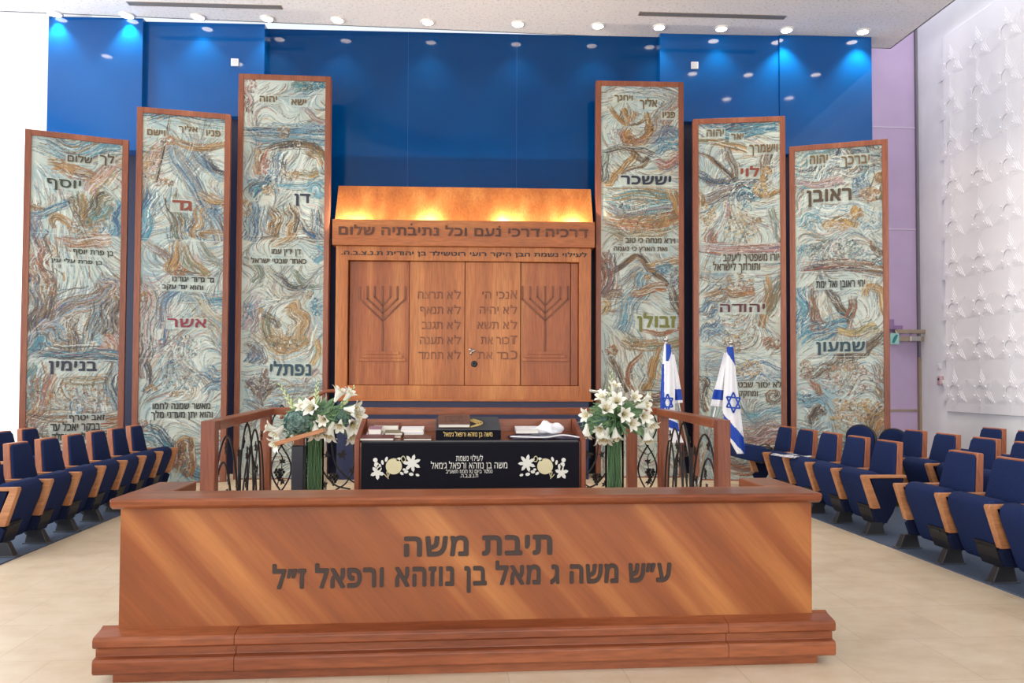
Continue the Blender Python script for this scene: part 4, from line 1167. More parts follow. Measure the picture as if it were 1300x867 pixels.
# small lectern behind the left vase
p = at(379, 590, 6.36)
t = thing('lectern', 'slim dark post lectern with tilted wooden board behind the left flowers', 'lectern', (p.x, 6.36, 0))
b = NB(); box(b, -0.05, 0.05, -0.05, 0.05, 0.03, 0.95); obj('post', b, plain('dark_navy_post', (24, 26, 40), 0.35), t, bevel=0.008)
b = NB(); box(b, -0.2, 0.05, -0.14, 0.14, 0, 0.03); obj('base', b, BLACK, t, bevel=0.006)
p0, p1 = at(349, 563, 6.2), at(411, 545, 6.2)
b = NB(); ang = math.atan2(p1.z - p0.z, p1.x - p0.x); wd = (p1 - p0).length
M = Matrix.Translation((p0.x - t.location.x, -0.16, p0.z)) @ Matrix.Rotation(-ang, 4, 'Y')
box(b, 0, wd, 0, 0.25, -0.022, 0.0, M); box(b, 0, wd, -0.015, 0.0, -0.022, 0.012, M); obj('board', b, W_CHAIR, t, bevel=0.004)

# ------------------------------------------------------------------ the reading table
TX0, TX1, TY0, TY1 = at(450, 560, 5.53).x, at(744, 560, 5.53).x, 5.55, 6.02
tcx = (TX0 + TX1) / 2
t = thing('reading_table', 'wooden reading table with raised rim, hung with a black velvet front', 'table', (tcx, TY0, 0))
hw = (TX1 - TX0) / 2
D = TY1 - TY0
ZF0, ZF1 = 1.05, 1.185
for s in (-1, 1):
    b = NB(); x = s * hw; xi = x - s * 0.035
    prism(b, [(-0.02, 0), (D, 0), (D, ZF1), (D - 0.02, ZF1 + 0.005), (-0.015, ZF0 + 0.01), (-0.02, ZF0)], 'x', min(x, xi), max(x, xi)); obj('side_panel', b, W_POST, t, bevel=0.004)
b = NB(); box(b, -hw + 0.035, hw - 0.035, D - 0.03, D, 0, ZF1); obj('back_panel', b, W_RAIL, t, bevel=0.004)
b = NB(); prism(b, [(0.0, ZF0 - 0.045), (D - 0.03, ZF0 + 0.015), (D - 0.03, ZF0 + 0.04), (0.0, ZF0 - 0.015)], 'x', -hw + 0.036, hw - 0.036); obj('top_board', b, W_RAIL, t)
b = NB(); box(b, -hw + 0.036, hw - 0.036, 0.005, 0.03, 0.1, ZF0 - 0.045); obj('front_panel', b, W_POST, t)
zt = lambda y: ZF0 - 0.015 + (y - TY0) * (0.055 / (D - 0.03))
tilt = math.atan2(0.055, D - 0.03)

c = thing('velvet_cover', 'black velvet table cover with silver embroidered fruit, vine leaves and dedication', 'table cover', (tcx, TY0, 0))
b = NB(); cw = hw - 0.05
prof = [(0.06, zt(TY0 + 0.06) + 0.004), (0.0, zt(TY0) + 0.006), (-0.012, zt(TY0) - 0.002), (-0.016, zt(TY0) - 0.03), (-0.016, 0.45)]
back = [(y + (0.004 if i > 1 else 0.0), z - (0.0035 if i < 3 else 0.0)) for i, (y, z) in enumerate(prof)][::-1]
prism(b, prof + back, 'x', -cw, cw); obj('cloth', b, VELVET, c)
ev = -0.017


def tp(x, y): q = at(x, y, TY0 - 0.02); return q.x - tcx, q.z


for s, x0, x1, y0, y1 in (('לעילוי נשמת', 579, 613, 579, 585), ('משה בן נוזהא ורפאל ג׳מאל', 547, 644, 587.5, 594.5), ('נפטר ביום טז תמוז תשע״ב', 566, 625, 596.5, 600.5), ('ת.נ.צ.ב.ה.', 584, 607, 602, 606)):
    (a0, q1), (a1, q0) = tp(x0, y0), tp(x1, y1)
    text_mesh(s, a0, a1, q0, q1, ev, 0.003, 0.0, c, 'embroidered_text', SILVER)


def flat(b, P, y0=ev, y1=ev - 0.004): prism(b, P, 'y', y0, y1)


def ell(cx, cz, rx, rz, a=0.0, n=12):
    return [(cx + rx * math.cos(k * 2 * PI / n) * math.cos(a) - rz * math.sin(k * 2 * PI / n) * math.sin(a), cz + rx * math.cos(k * 2 * PI / n) * math.sin(a) + rz * math.sin(k * 2 * PI / n) * math.cos(a)) for k in range(n)]


def lobed(cx, cz, r, rot, n=5):
    out = []
    for k in range(n * 4):
        a = rot + k * 2 * PI / (n * 4)
        q = r * (0.42 + 0.58 * abs(math.cos(a * n / 2 - rot * n / 2)) ** 1.5)
        out.append((cx + q * math.cos(a), cz + q * math.sin(a)))
    return out


for mx in (1, -1):
    fx = (lambda X: X) if mx == 1 else (lambda X: 556 + 636 - X + 0.0)
    # crop readings in photo pixels for the left motif; the right one is its mirror image
    g = lambda X, Y: tp(X if mx == 1 else 1192 - X, Y)
    S = 0.00585
    gx, gz = g(500, 592)
    b = NB(); flat(b, ell(gx, gz, 10 * S, 10 * S, 0, 24)); 
    em = obj('embroidered_pomegranate', b, GOLDT, c)
    for X, Y, rx, rz, a in ((476.5, 584, 2.8, 2.8, 0), (478, 590, 3.0, 3.4, 0.3), (481, 593, 2.6, 4.2, -0.3), (485.5, 587, 1.6, 3, 0.2), (490.5, 583, 1.7, 3.2, -0.3), (510, 601, 2.6, 1.6, -0.6), (515.5, 599, 2.8, 2, 0.1), (522, 602, 3, 2, -0.2), (530, 603, 2.4, 1.6, -0.3), (506, 583, 3, 2, 0.5), (513, 596, 2, 1.5, 0)):
        x, z = g(X, Y); b = NB(); flat(b, ell(x, z, rx * S, rz * S, a * mx)); obj('embroidered_bud', b, SILVER, em)
    x, z = g(523, 588); b = NB(); flat(b, lobed(x, z, 11.5 * S, 0.4 * mx, 7)); obj('embroidered_leaf', b, SILVER, em)
    x, z = g(479, 600); b = NB(); flat(b, lobed(x, z, 9 * S, 1.0 * mx, 5)); obj('embroidered_leaf', b, SILVER, em)
    b = NB()
    q = [g(*p) for p in ((488, 602), (492, 606), (494, 601), (491, 599), (493, 608))]
    tube(b, bez([(x, ev - 0.002, z) for x, z in q], 6), 0.003, 5)
    q = [g(*p) for p in ((508, 583), (512, 579), (515, 584), (511, 586), (509, 581))]
    tube(b, bez([(x, ev - 0.002, z) for x, z in q], 6), 0.003, 5)
    obj('embroidered_tendril', b, GOLDT, em)

# velvet covered book rest with the old book
p0, p1 = at(553, 560, 5.62), at(636, 560, 5.62)
rz0 = zt(5.62)
t = thing('book_rest', 'black velvet sloped book rest with gold lettering on the reading table', 'book rest', ((p0.x + p1.x) / 2, 5.62, 0))
hwb = (p1.x - p0.x) / 2
zb = at(590, 546, 5.62).z
b = NB(); prism(b, [(0, zt(5.62) + 0.003), (0.32, zt(5.94) + 0.003), (0.32, zb + 0.085), (0.02, zb + 0.004), (0.0, zb)], 'x', -hwb, hwb)
obj('body', b, VELVET, t, bevel=0.006)
(q0, q1) = at(563, 549, 5.62), at(625, 554, 5.62)
text_mesh('משה בן נוזהא ורפאל ג׳מאל', q0.x - t.location.x, q1.x - t.location.x, q1.z, q0.z, 0, 0.003, 0.003, t, 'embroidered_text', GOLD)
sl = math.atan2(0.081, 0.30)
MT = Matrix.Translation((0, 0.02, zb + 0.004)) @ Matrix.Rotation(sl, 4, 'X')
b = NB()
for k in range(3):
    pts = [(-0.03 + 0.028 * k + 0.03 * math.sin(a * 0.4 + k), 0.06 + 0.022 * a, 0.004) for a in range(8)]
    pts = [(0.0 + 0.05 * math.sin(a * 0.45) + 0.02 * k, 0.045 + 0.02 * a, 0.004) for a in range(9)]
    tube(b, [MT @ Vector((q[0] + 0.02, q[1] + 0.012 * k, q[2])) for q in pts], 0.007, 6)
obj('gold_emblem', b, GOLD, t, True)


def book(name, label, x0, x1, y0, y1, z0, th, cover, M=None, group='books on the reading table', spine=True, root=None):
    """book lying flat; x0..x1, y0..y1 in world metres, z0 its underside"""
    t = thing('book', label, 'book', ((x0 + x1) / 2, (y0 + y1) / 2, z0), 0, group)
    if M is not None:
        t.rotation_euler = M
    w, d = (x1 - x0) / 2, (y1 - y0) / 2
    b = NB(); box(b, -w, w, -d, d, th - 0.004, th); box(b, -w, w, -d, d, 0, 0.004); box(b, -w, -w + 0.004, -d, d, 0.004, th - 0.004); obj('cover', b, cover, t, bevel=0.0015)
    b = NB(); box(b, -w + 0.005, w - 0.005, -d + 0.004, d - 0.005, 0.0045, th - 0.0045); obj('pages', b, PAPER, t)
    return t


bkb = mottled('old_brown_leather', [(0.3, (84, 52, 40)), (0.7, (118, 80, 62))], 30, 4, 0.55)
q0, q1 = at(556, 545, 5.65), at(597, 545, 5.65)
bk = book('b', 'old brown leather book lying on the velvet book rest', q0.x, q1.x, 5.66, 5.90, 0, 0.03, bkb, group=None)
bk.location = Matrix.Translation((0, 5.62, 0)) @ MT @ Vector((0, 0.135, 0.007)); bk.location.x = (q0.x + q1.x) / 2; bk.rotation_euler = (sl, 0, 0)
b = NB(); w = (q1.x - q0.x) / 2
for e0, e1 in ((0.0, 0.004),):
    for s in (0.55, 0.3):
        for (x0, x1, y0, y1) in ((-w * s, w * s, -0.12 * s, -0.12 * s + 0.004), (-w * s, w * s, 0.12 * s - 0.004, 0.12 * s), (-w * s, -w * s + 0.004, -0.12 * s, 0.12 * s), (w * s - 0.004, w * s, -0.12 * s, 0.12 * s)):
            box(b, x0, x1, y0, y1, 0.03, 0.0312)
obj('tooled_border', b, plain('tooled_dark', (62, 38, 32), 0.6), bk)

maroon = plain('maroon_cover', (96, 46, 44), 0.5); rose = plain('rose_cover', (150, 108, 122), 0.5); brown = plain('brown_cover', (112, 70, 54), 0.5)
cream = plain('cream_cover', (222, 210, 190), 0.6); white = plain('white_cover', (232, 230, 232), 0.5); olive = plain('olive_cover', (128, 118, 92), 0.6)


def tbook(label, xa, xb, Y, depth, lift, th, cover, rz=0.0):
    x0, x1 = at(xa, 556, Y).x, at(xb, 556, Y).x
    t = book('book', label, x0, x1, Y, Y + depth, 0, th, cover)
    t.location.z = zt(Y + depth / 2) + 0.002 + lift
    t.rotation_euler = (tilt, 0, rz)
    return t


tbook('closed maroon book lying at the front left corner of the reading table', 456, 500, 5.575, 0.13, 0.006, 0.022, maroon)
tbook('thin white booklet on the reading table left edge, lowest of the left stack', 464, 486, 5.72, 0.12, 0.0, 0.02, white)
tbook('thick rose coloured book on the white booklet at the table left', 467, 484, 5.72, 0.12, 0.022, 0.045, rose)
tbook('brown book lying behind the rose book under the left rim', 474, 506, 5.86, 0.11, 0.0, 0.07, brown)
tbook('cream booklet in the middle of the left book pile', 487, 509, 5.71, 0.13, 0.0, 0.016, cream)
tbook('olive book on the cream booklet in the left book pile', 488, 511, 5.72, 0.12, 0.018, 0.02, olive)
tbook('lower white book beside the velvet book rest, left', 513, 538, 5.75, 0.13, 0.0, 0.028, white)
tbook('upper white book beside the velvet book rest, left', 509, 538, 5.76, 0.12, 0.03, 0.028, white)
tbook('broad brown book lying in front of the two white books', 512, 548, 5.575, 0.14, 0.006, 0.018, bkb)
tbook('white book lying right of the velvet book rest', 655, 684, 5.77, 0.13, 0.02, 0.035, white)

# satin pouch in clear plastic and a crumpled white shawl
p0, p1 = at(645, 556, 5.6), at(741, 556, 5.6)
t = thing('shawl_bag', 'flat navy satin bag lying on the right of the reading table', 'bag', ((p0.x + p1.x) / 2, 5.69, zt(5.69) + 0.008), 0)
t.rotation_euler = (tilt, 0, 0)
b = NB(); w = (p1.x - p0.x) / 2 - 0.02
n = 14
vs = [[b.verts.new((-w + 2 * w * i / n + 0.02 * math.sin(j * 1.3), -0.085 + 0.18 * j / 6, 0.004 + 0.012 * abs(math.sin(i * 0.9 + j * 0.6)) * math.sin(PI * i / n))) for i in range(n + 1)] for j in range(7)]
for j in range(6):
    for i in range(n): b.faces.new((vs[j][i], vs[j][i + 1], vs[j + 1][i + 1], vs[j + 1][i]))
o = obj('bag', b, NAVYBAG, t, True); md = o.modifiers.new('thick', 'SOLIDIFY'); md.thickness = 0.004
b = NB(); tube(b, bez([(-w, -0.06, 0.02), (-w * 0.6, -0.09, 0.022), (0, -0.092, 0.02), (w * 0.5, -0.06, 0.03), (w, -0.075, 0.014)], 6), 0.006, 6); obj('white_edge', b, white, t, True)
p = at(697, 548, 5.84)
t = thing('prayer_shawl', 'crumpled white cloth lying on the right of the reading table', 'cloth', (p.x, 5.84, zt(5.84) + 0.01))
b = NB(); ball(b, (0, 0, 0.03), 0.1, 1, 0.6, 0.62, 28, 18)
for v in b.verts:
    n_ = math.sin(v.co.x * 70 + v.co.z * 40) * 0.010 + math.sin(v.co.y * 90 - v.co.x * 50) * 0.008 + math.sin(v.co.z * 120 + v.co.x * 30) * 0.005
    d = (v.co - Vector((0, 0, 0.03))).normalized(); v.co += d * n_
    if v.co.z < 0.0: v.co.z = 0.0
obj('cloth', b, FLAGW, t, True)

# ------------------------------------------------------------------ flowers
def lily_mesh(r=0.075, L=0.13, open_=1.0):
    b = NB()
    for k in range(6):
        a = k * PI / 3; prev = None
        rr = r * (1.0 if k % 2 == 0 else 0.92)
        W = (0.010, 0.016, 0.022, 0.026, 0.018, 0.002)
        for i, (s, q) in enumerate(((0, 0.10), (0.3, 0.20), (0.6, 0.36), (0.82, 0.62), (0.95, 0.95), (0.94, 1.15 * open_))):
            ctr = Vector((math.cos(a) * rr * q, math.sin(a) * rr * q, s * L))
            tn = Vector((-math.sin(a), math.cos(a), 0)) * W[i] * (r / 0.075)
            up = Vector((math.cos(a), math.sin(a), 0)) * 0.006
            row = [b.verts.new(ctr - tn - up * 0.6), b.verts.new(ctr + up), b.verts.new(ctr + tn - up * 0.6)]
            if prev:
                for j in range(2): b.faces.new((prev[j], prev[j + 1], row[j + 1], row[j]))
            prev = row
    return b


def stamen_mesh():
    b = NB()
    for k in range(6):
        a = k * PI / 3 + 0.4
        p = Vector((math.cos(a) * 0.02, math.sin(a) * 0.02, 0.11))
        tube(b, [(0, 0, 0.03), p], 0.0022, 4); ball(b, p, 0.006, 0.7, 0.7, 1.5, 6, 5)
    return b


lily0 = None


def lily(loc, d, size, label, group):
    global lily0
    d = Vector(d).normalized() + Vector((math.sin(loc.x * 91) * 0.35, 0, math.sin(loc.z * 83 + 1) * 0.35 - 0.1)); d.normalize()
    q = d.to_track_quat('Z', 'Y').to_euler()
    if lily0 is None:
        lily0 = thing('lily', label, 'flower', loc, 0, group)
        o = obj('petals', lily_mesh(), PETAL, lily0, True)
        md = o.modifiers.new('s', 'SUBSURF'); md.levels = md.render_levels = 1
        obj('stamens', stamen_mesh(), STAMEN, lily0, True)
        b = NB(); tube(b, [(0, 0, 0.02), (0, 0, -0.03), (0.0, 0.0, -0.05)], 0.006, 6, 0.004); lathe(b, [(0.008, 0.0), (0.012, 0.02), (0.014, 0.03)], 8, cap=False); obj('stalk', b, STEM, lily0, True)
        r = lily0
    else:
        r = dup(lily0, loc, 0, label); r['group'] = group
    r.rotation_euler = q; r.scale = (size,) * 3; r.location = loc
    c = VL if 'left vase' in group else VR
    M = (Matrix.Translation(loc) @ q.to_matrix().to_4x4() @ Matrix.Diagonal((size, size, size, 1))).inverted()
    e = M @ (c + Vector((0, 0, 0.0)))
    b = NB(); tube(b, bez([(0, 0, -0.04), (0, 0, -0.09), M @ (c + Vector((0, 0, 0.12)) * 1.0), e], 5), 0.005, 5); obj('stem', b, STEM, r, True)
    return r


def vase(px_c, px_w, Y, label, label2):
    p = at(px_c, 560, Y)
    r = px_w / 2 * Y / F
    t = thing('glass_vase', label, 'vase', (p.x, Y, 0.32), 0)
    h = 1.02 - 0.32
    b = NB(); lathe(b, [(r * 0.96, 0), (r, 0.01), (r, h), (r - 0.005, h), (r - 0.006, 0.02), (0.002, 0.016)], 32); obj('glass', b, GLASS, t, True)
    s = thing('vase_stand', label2, 'stand', (p.x, Y, 0))
    b = NB(); lathe(b, [(0.072, 0), (0.072, 0.02), (0.03, 0.03), (0.03, 0.29), (0.072, 0.3), (0.072, 0.318)], 24); obj('column', b, BLACK, s, True)
    # bundle of stems in the glass
    rr = random.Random(int(px_c))
    b = NB()
    for k in range(100):
        a, q = rr.uniform(0, 6.28), (r - 0.012) * math.sqrt(rr.uniform(0.0, 1)); a2 = a + rr.uniform(-1.3, 1.3); q2 = (r - 0.012) * math.sqrt(rr.uniform(0.2, 1))
        am = (a + a2) / 2
        tube(b, bez([(q * math.cos(a), q * math.sin(a), 0.03), (q * 0.9 * math.cos(am), q * 0.9 * math.sin(am), h * 0.5), (q2 * math.cos(a2), q2 * math.sin(a2), h + 0.06)], 4), 0.0055, 5)
    o = tag(obj('stem_bundle', b, STEM, None, True), 'bundle of green stems inside the %s' % ('left glass vase' if px_c < 600 else 'right glass vase'), 'stems', None, 'stuff')
    o.location = (p.x, Y, 0.32)
    return Vector((p.x, Y, 1.02))


def leaf_geo(b, base, tip, w, curl=0.03):
    base, tip = Vector(base), Vector(tip); d = tip - base
    s = d.cross(Vector((0.2, -1, 0.3))).normalized(); nn = s.cross(d).normalized()
    prev = None
    for i, q in enumerate((0.35, 0.9, 1.0, 0.7, 0.05)):
        c = base + d * (i / 4) + nn * curl * math.sin(PI * i / 4) - Vector((0, 0, curl * 1.2 * (i / 4) ** 2))
        row = [b.verts.new(c - s * w * q), b.verts.new(c - nn * w * 0.25), b.verts.new(c + s * w * q)]
        if prev:
            for j in range(2): b.faces.new((prev[j], prev[j + 1], row[j + 1], row[j]))
        prev = row


def foliage(c, R, Rz, n, seed, label, mat, name='foliage', wid=0.014):
    rr = random.Random(seed); b = NB()
    for _ in range(n):
        a = rr.uniform(0, 6.28); e = rr.uniform(-0.5, 1.1); q = rr.uniform(0.55, 1.0)
        tip = Vector((R * q * math.cos(a) * math.cos(e), R * 0.75 * q * math.sin(a) * math.cos(e), Rz * q * math.sin(e)))
        leaf_geo(b, tip * 0.15, tip, rr.uniform(0.7, 1.3) * wid)
    o = tag(obj(name, b, mat, None, True), label, 'leaves', None, 'stuff'); o.location = c
    return o


def clump(c, r, label, n, seed):
    """blue-green hydrangea-like head of small rounded leaves"""
    rr = random.Random(seed); b = NB()
    for _ in range(n):
        d = Vector((rr.gauss(0, 1), rr.gauss(0, 1) - 0.3, rr.gauss(0, 1))).normalized()
        p = Vector((d.x * r[0], d.y * r[1], d.z * r[2])) * rr.uniform(0.75, 1.0)
        M = Matrix.Translation(p) @ d.to_track_quat('Z', 'Y').to_matrix().to_4x4() @ Matrix.Rotation(rr.uniform(0, 6), 4, 'Z')
        s = rr.uniform(0.017, 0.028)
        ring = [b.verts.new(M @ Vector((s * math.cos(k * PI / 3), s * math.sin(k * PI / 3), 0.004))) for k in range(6)]
        cc = b.verts.new(M @ Vector((0, 0, -0.010)))
        for k in range(6): b.faces.new((cc, ring[k], ring[(k + 1) % 6]))
    ball(b, (0, 0, 0), 1, r[0] * 0.8, r[1] * 0.8, r[2] * 0.8, 14, 10)
    o = tag(obj('leaf_cluster', b, SAGE, None), label, 'leaf cluster'); o.location = c
    return o


def gladiolus(p0, p1, label, group):
    p0, p1 = Vector(p0), Vector(p1)
    t = thing('gladiolus', label, 'flower spike', p0, 0, group)
    d = p1 - p0
    b = NB(); tube(b, bez([(0, 0, 0), d * 0.5 + Vector((0.01, 0, 0.01)), d], 6), 0.006, 6, 0.003); obj('stalk', b, STEM, t, True)
    b = NB()
    for k in range(11):
        q = 0.35 + 0.65 * k / 10; s = 1.0 - 0.6 * k / 10
        side = Vector((1, -0.3, 0)) * (1 if k % 2 else -1)
        M = Matrix.Translation(d * q + side * 0.014 * s) @ (d.normalized() + side * 0.45).to_track_quat('Z', 'Y').to_matrix().to_4x4() @ Matrix.Diagonal((0.012 * s, 0.012 * s, 0.032 * s, 1))
        bmesh.ops.create_uvsphere(b, u_segments=7, v_segments=6, radius=1, matrix=M)
    obj('buds', b, BUD, t, True)


VL = vase(400, 22, 6.55, 'tall clear glass cylinder vase left of the reading table', 'slim black stand under the left glass vase')
VR = vase(780, 24, 6.55, 'tall clear glass cylinder vase right of the reading table', 'slim black stand under the right glass vase')
foliage(VL + Vector((0.0, 0, 0.14)), 0.34, 0.28, 190, 3, 'green and greyish leaves spreading from the left glass vase', LEAFG)
foliage(VR + Vector((0.0, 0, 0.12)), 0.35, 0.28, 240, 4, 'long green leaves spreading from the right glass vase', LEAFG)


def L6(x, y, dy=0.0): return at(x, y, 6.55 + dy)


clump(L6(378, 536, -0.14), (0.12, 0.09, 0.1), 'large blue-green leaf cluster in the left flowers, over the lectern board', 230, 1)
clump(L6(404, 527, -0.06), (0.075, 0.07, 0.085), 'small blue-green leaf cluster in the middle of the left flowers', 120, 2)
clump(L6(432, 530, -0.02), (0.07, 0.07, 0.08), 'blue-green leaf cluster on the right of the left flowers', 110, 3)
clump(L6(762, 531, -0.04), (0.07, 0.07, 0.07), 'blue-green leaf cluster in the middle of the right flowers', 110, 5)
gladiolus(L6(384, 535), L6(355, 488), 'budding gladiolus spike leaning left in the left flowers', 'gladiolus spikes in the left vase')
gladiolus(L6(400, 530), L6(403, 484), 'upright budding gladiolus spike in the left flowers', 'gladiolus spikes in the left vase')
gladiolus(L6(428, 527), L6(450, 490), 'budding gladiolus spike leaning right in the left flowers', 'gladiolus spikes in the left vase')
gladiolus(L6(775, 530), L6(776, 470), 'upright gladiolus spike rising above the right flowers', 'gladiolus spikes in the right vase')
gladiolus(L6(800, 530), L6(826, 498), 'gladiolus bud spike leaning right in the right flowers', 'gladiolus spikes in the right vase')
gl, gr = 'white lilies in the left vase', 'white lilies in the right vase'
for x, y, dx, dz, dy, s, lab in (
        (362, 540, -0.7, -0.3, -0.6, 1.25, 'white lily at the outer left of the left flowers, facing sideways'),
        (362, 556, -0.8, -0.6, -0.6, 1.15, 'white lily drooping lowest at the left of the left flowers'),
        (398, 535, 0.0, -1.0, -0.35, 1.35, 'narrow white lily hanging over the lectern board in the left flowers'),
        (423, 536, 0.15, -1.0, -0.4, 1.4, 'white trumpet lily hanging downward right of the left vase mouth'),
        (401, 520, 0.0, 0.5, -1.0, 1.15, 'open white lily facing forward at the top of the left flowers'),
        (425, 510, 0.6, 0.8, -0.1, 1.15, 'white lily trumpet pointing up right in the left flowers'),
        (437, 519, 0.9, 0.35, -0.4, 1.3, 'large white lily opening right in the left flowers'),
        (444, 534, 0.7, -0.5, -0.6, 1.3, 'creamy white lily facing down right in the left flowers'),
        (446, 526, 0.9, -0.1, -0.6, 1.1, 'white lily at the outer right edge of the left flowers'),
        (388, 521, -0.4, 0.5, -0.8, 0.9, 'small white lily behind the large leaf cluster, top left of the left flowers'),
        (414, 531, 0.0, 0.1, -1.0, 0.85, 'white lily facing forward in the centre of the left flowers'),
        (437, 508, 0.4, 1.0, -0.2, 0.95, 'white lily bud trumpet at the very top right of the left flowers'),
        (352, 545, -1.0, 0.1, -0.3, 0.9, 'pale lily pointing left at the far left edge of the left flowers'),
        (433, 533, 0.3, -0.7, -0.7, 0.95, 'creamy lily facing down between vase mouth and table corner, left flowers'),
        (440, 545, 0.3, -0.9, -0.5, 1.1, 'creamy lily hanging lowest at the right of the left flowers')):
    lily(L6(x, y, -0.12), (dx, dy, dz), s * 0.88, lab, gl)
for x, y, dx, dz, dy, s, lab in (
        (776, 500, 0.0, 0.9, -0.5, 1.0, 'white lily at the very top of the right flowers'),
        (766, 524, -0.2, 0.3, -1.0, 1.25, 'open white lily facing forward in the upper left of the right flowers'),
        (783, 514, 0.1, 0.4, -1.0, 1.15, 'open white lily facing forward in the upper middle of the right flowers'),
        (807, 517, 0.5, 0.6, -0.6, 1.2, 'white lily opening up right in the right flowers'),
        (800, 508, 0.4, 0.7, -0.6, 0.95, 'small white lily above the others at the right of the right flowers'),
        (745, 538, -0.3, -1.0, -0.3, 1.2, 'white lily hanging at the outer left of the right flowers'),
        (757, 546, -0.1, -1.0, -0.4, 1.1, 'second hanging white lily from the left in the right flowers'),
        (772, 543, 0.0, -1.0, -0.5, 1.3, 'white trumpet lily hanging over the mouth of the right vase, left one'),
        (780, 541, 0.25, -1.0, -0.5, 1.2, 'white trumpet lily hanging over the mouth of the right vase, right one'),
        (819, 530, 0.5, -0.4, -0.7, 1.2, 'creamy lily facing forward at the right edge of the right flowers'),
        (820, 543, 0.3, -1.0, -0.4, 1.3, 'creamy lily hanging lowest at the right of the right flowers'),
        (752, 527, -0.7, 0.2, -0.7, 1.0, 'white lily facing left at the outer left edge of the right flowers'),
        (795, 536, 0.3, -0.3, -0.9, 1.05, 'white lily facing forward low on the right of the right flowers'),
        (770, 510, -0.5, 0.7, -0.5, 1.0, 'white lily opening up left near the top of the right flowers'),
        (812, 527, 0.6, 0.1, -0.8, 1.05, 'creamy white lily facing right in the right flowers'),
        (764, 538, -0.3, -0.5, -0.8, 1.0, 'white lily facing down left in the right flowers'),
        (815, 509, 0.6, 0.8, -0.3, 0.8, 'small white bud lily at the upper right of the right flowers'),
        (790, 526, 0.2, 0.0, -1.0, 1.1, 'open white lily in the centre of the right flowers')):
    lily(L6(x, y, -0.14), (dx, dy, dz), s * 0.85, lab, gr)

# ------------------------------------------------------------------ two flags crossed in one stand
FY = 9.0
fb = at(885, 660, FY)
t = thing('flag_stand', 'small metal stand holding the two flags behind the railing', 'flag stand', (fb.x, FY, 0))
b = NB(); lathe(b, [(0.17, 0), (0.17, 0.015), (0.03, 0.03), (0.025, 0.2)], 24); obj('base', b, STEEL, t, True)
b = NB(); tube(b, [(0, 0, 0.18), (-0.06, 0, 0.3)], 0.02); tube(b, [(0, 0.05, 0.18), (0.06, 0.05, 0.3)], 0.02); obj('socket', b, STEEL, t, True)


def flag(top, dyp, label, sheets, star, bot):
    T = at(top[0], top[1], FY + dyp); Bm = at(bot[0], bot[1], FY + dyp)
    t = thing('flag', label, 'flag', (Bm.x, FY + dyp, 0), 0, 'national flags behind the railing')
    o0 = Vector((Bm.x, FY + dyp, 0))
    d = (T - Bm)
    b = NB(); tube(b, [Bm - o0, T - o0], 0.011, 10); obj('pole', b, STEEL, t, True)
    b = NB(); ball(b, T - o0 + Vector((0, 0, 0.02)), 0.032); lathe(b, [(0.02, -0.05), (0.026, -0.02), (0.012, 0.0)], 12, T - o0); obj('finial', b, STEEL, t, True)
    for n_, (rows, dep, isblue) in enumerate(sheets):
        b = NB(); N = 48; R = []
        ys = np.linspace(rows[0][0], rows[-1][0], 130)
        xl = np.interp(ys, [r[0] for r in rows], [r[1] for r in rows]); xr = np.interp(ys, [r[0] for r in rows], [r[2] for r in rows])
        px = []
        for i, y in enumerate(ys):
            row = []; rp = []
            g = 0.25 + 0.75 * i / len(ys)
            for k in range(N + 1):
                q = k / N; x = xl[i] + (xr[i] - xl[i]) * q
                sk = rows[-1][3] if len(rows[-1]) > 3 else 0
                yy = y + sk * q * (i / len(ys))
                w = dep + 0.035 * g * math.sin(q * 7.5 + n_) + 0.015 * g * math.sin(q * 15 + i * 0.022)
                v = at(x, yy, FY + dyp + w) - o0
                row.append(b.verts.new(v)); rp.append((x, yy))
            R.append(row); px.append(rp)
        for i in range(len(ys) - 1):
            for k in range(N):
                f = b.faces.new((R[i][k], R[i][k + 1], R[i + 1][k + 1], R[i + 1][k]))
                mxx = (px[i][k][0] + px[i + 1][k + 1][0]) / 2; myy = (px[i][k][1] + px[i + 1][k + 1][1]) / 2
                f.material_index = 1 if isblue(mxx, myy) else 0
        o = obj('cloth', b, [FLAGW, FLAGB], t, True)
        md = o.modifiers.new('thick', 'SOLIDIFY'); md.thickness = 0.004
    # six-pointed star of two outlined triangles on the front sheet
    b = NB(); (sx, sy, sr, sw, ty, dep) = star
    for s in (1, -1):
        o_ = -0.003 if s > 0 else -0.006
        tri = [(sx + sw * math.cos(PI / 2 + k * 2 * PI / 3), sy - s * sr * math.sin(PI / 2 + k * 2 * PI / 3) + ty * 0) for k in range(3)]
        for k in range(3):
            p, q = tri[k], tri[(k + 1) % 3]
            A, B_ = at(p[0], p[1] + (p[0] - sx) * ty, FY + dyp + dep) - o0, at(q[0], q[1] + (q[0] - sx) * ty, FY + dyp + dep) - o0
            u = (B_ - A).normalized(); nn = Vector((-u.z, 0, u.x)) * 0.0095
            M_ = [A + nn, B_ + nn, B_ - nn, A - nn]
            f0 = [b.verts.new(v + Vector((0, o_, 0))) for v in M_]; f1 = [b.verts.new(v) for v in M_]
            b.faces.new(f0); b.faces.new(f1[::-1])
            for i in range(4): b.faces.new((f0[i], f0[(i + 1) % 4], f1[(i + 1) % 4], f1[i]))
    obj('star', b, FLAGB, t)
    return t


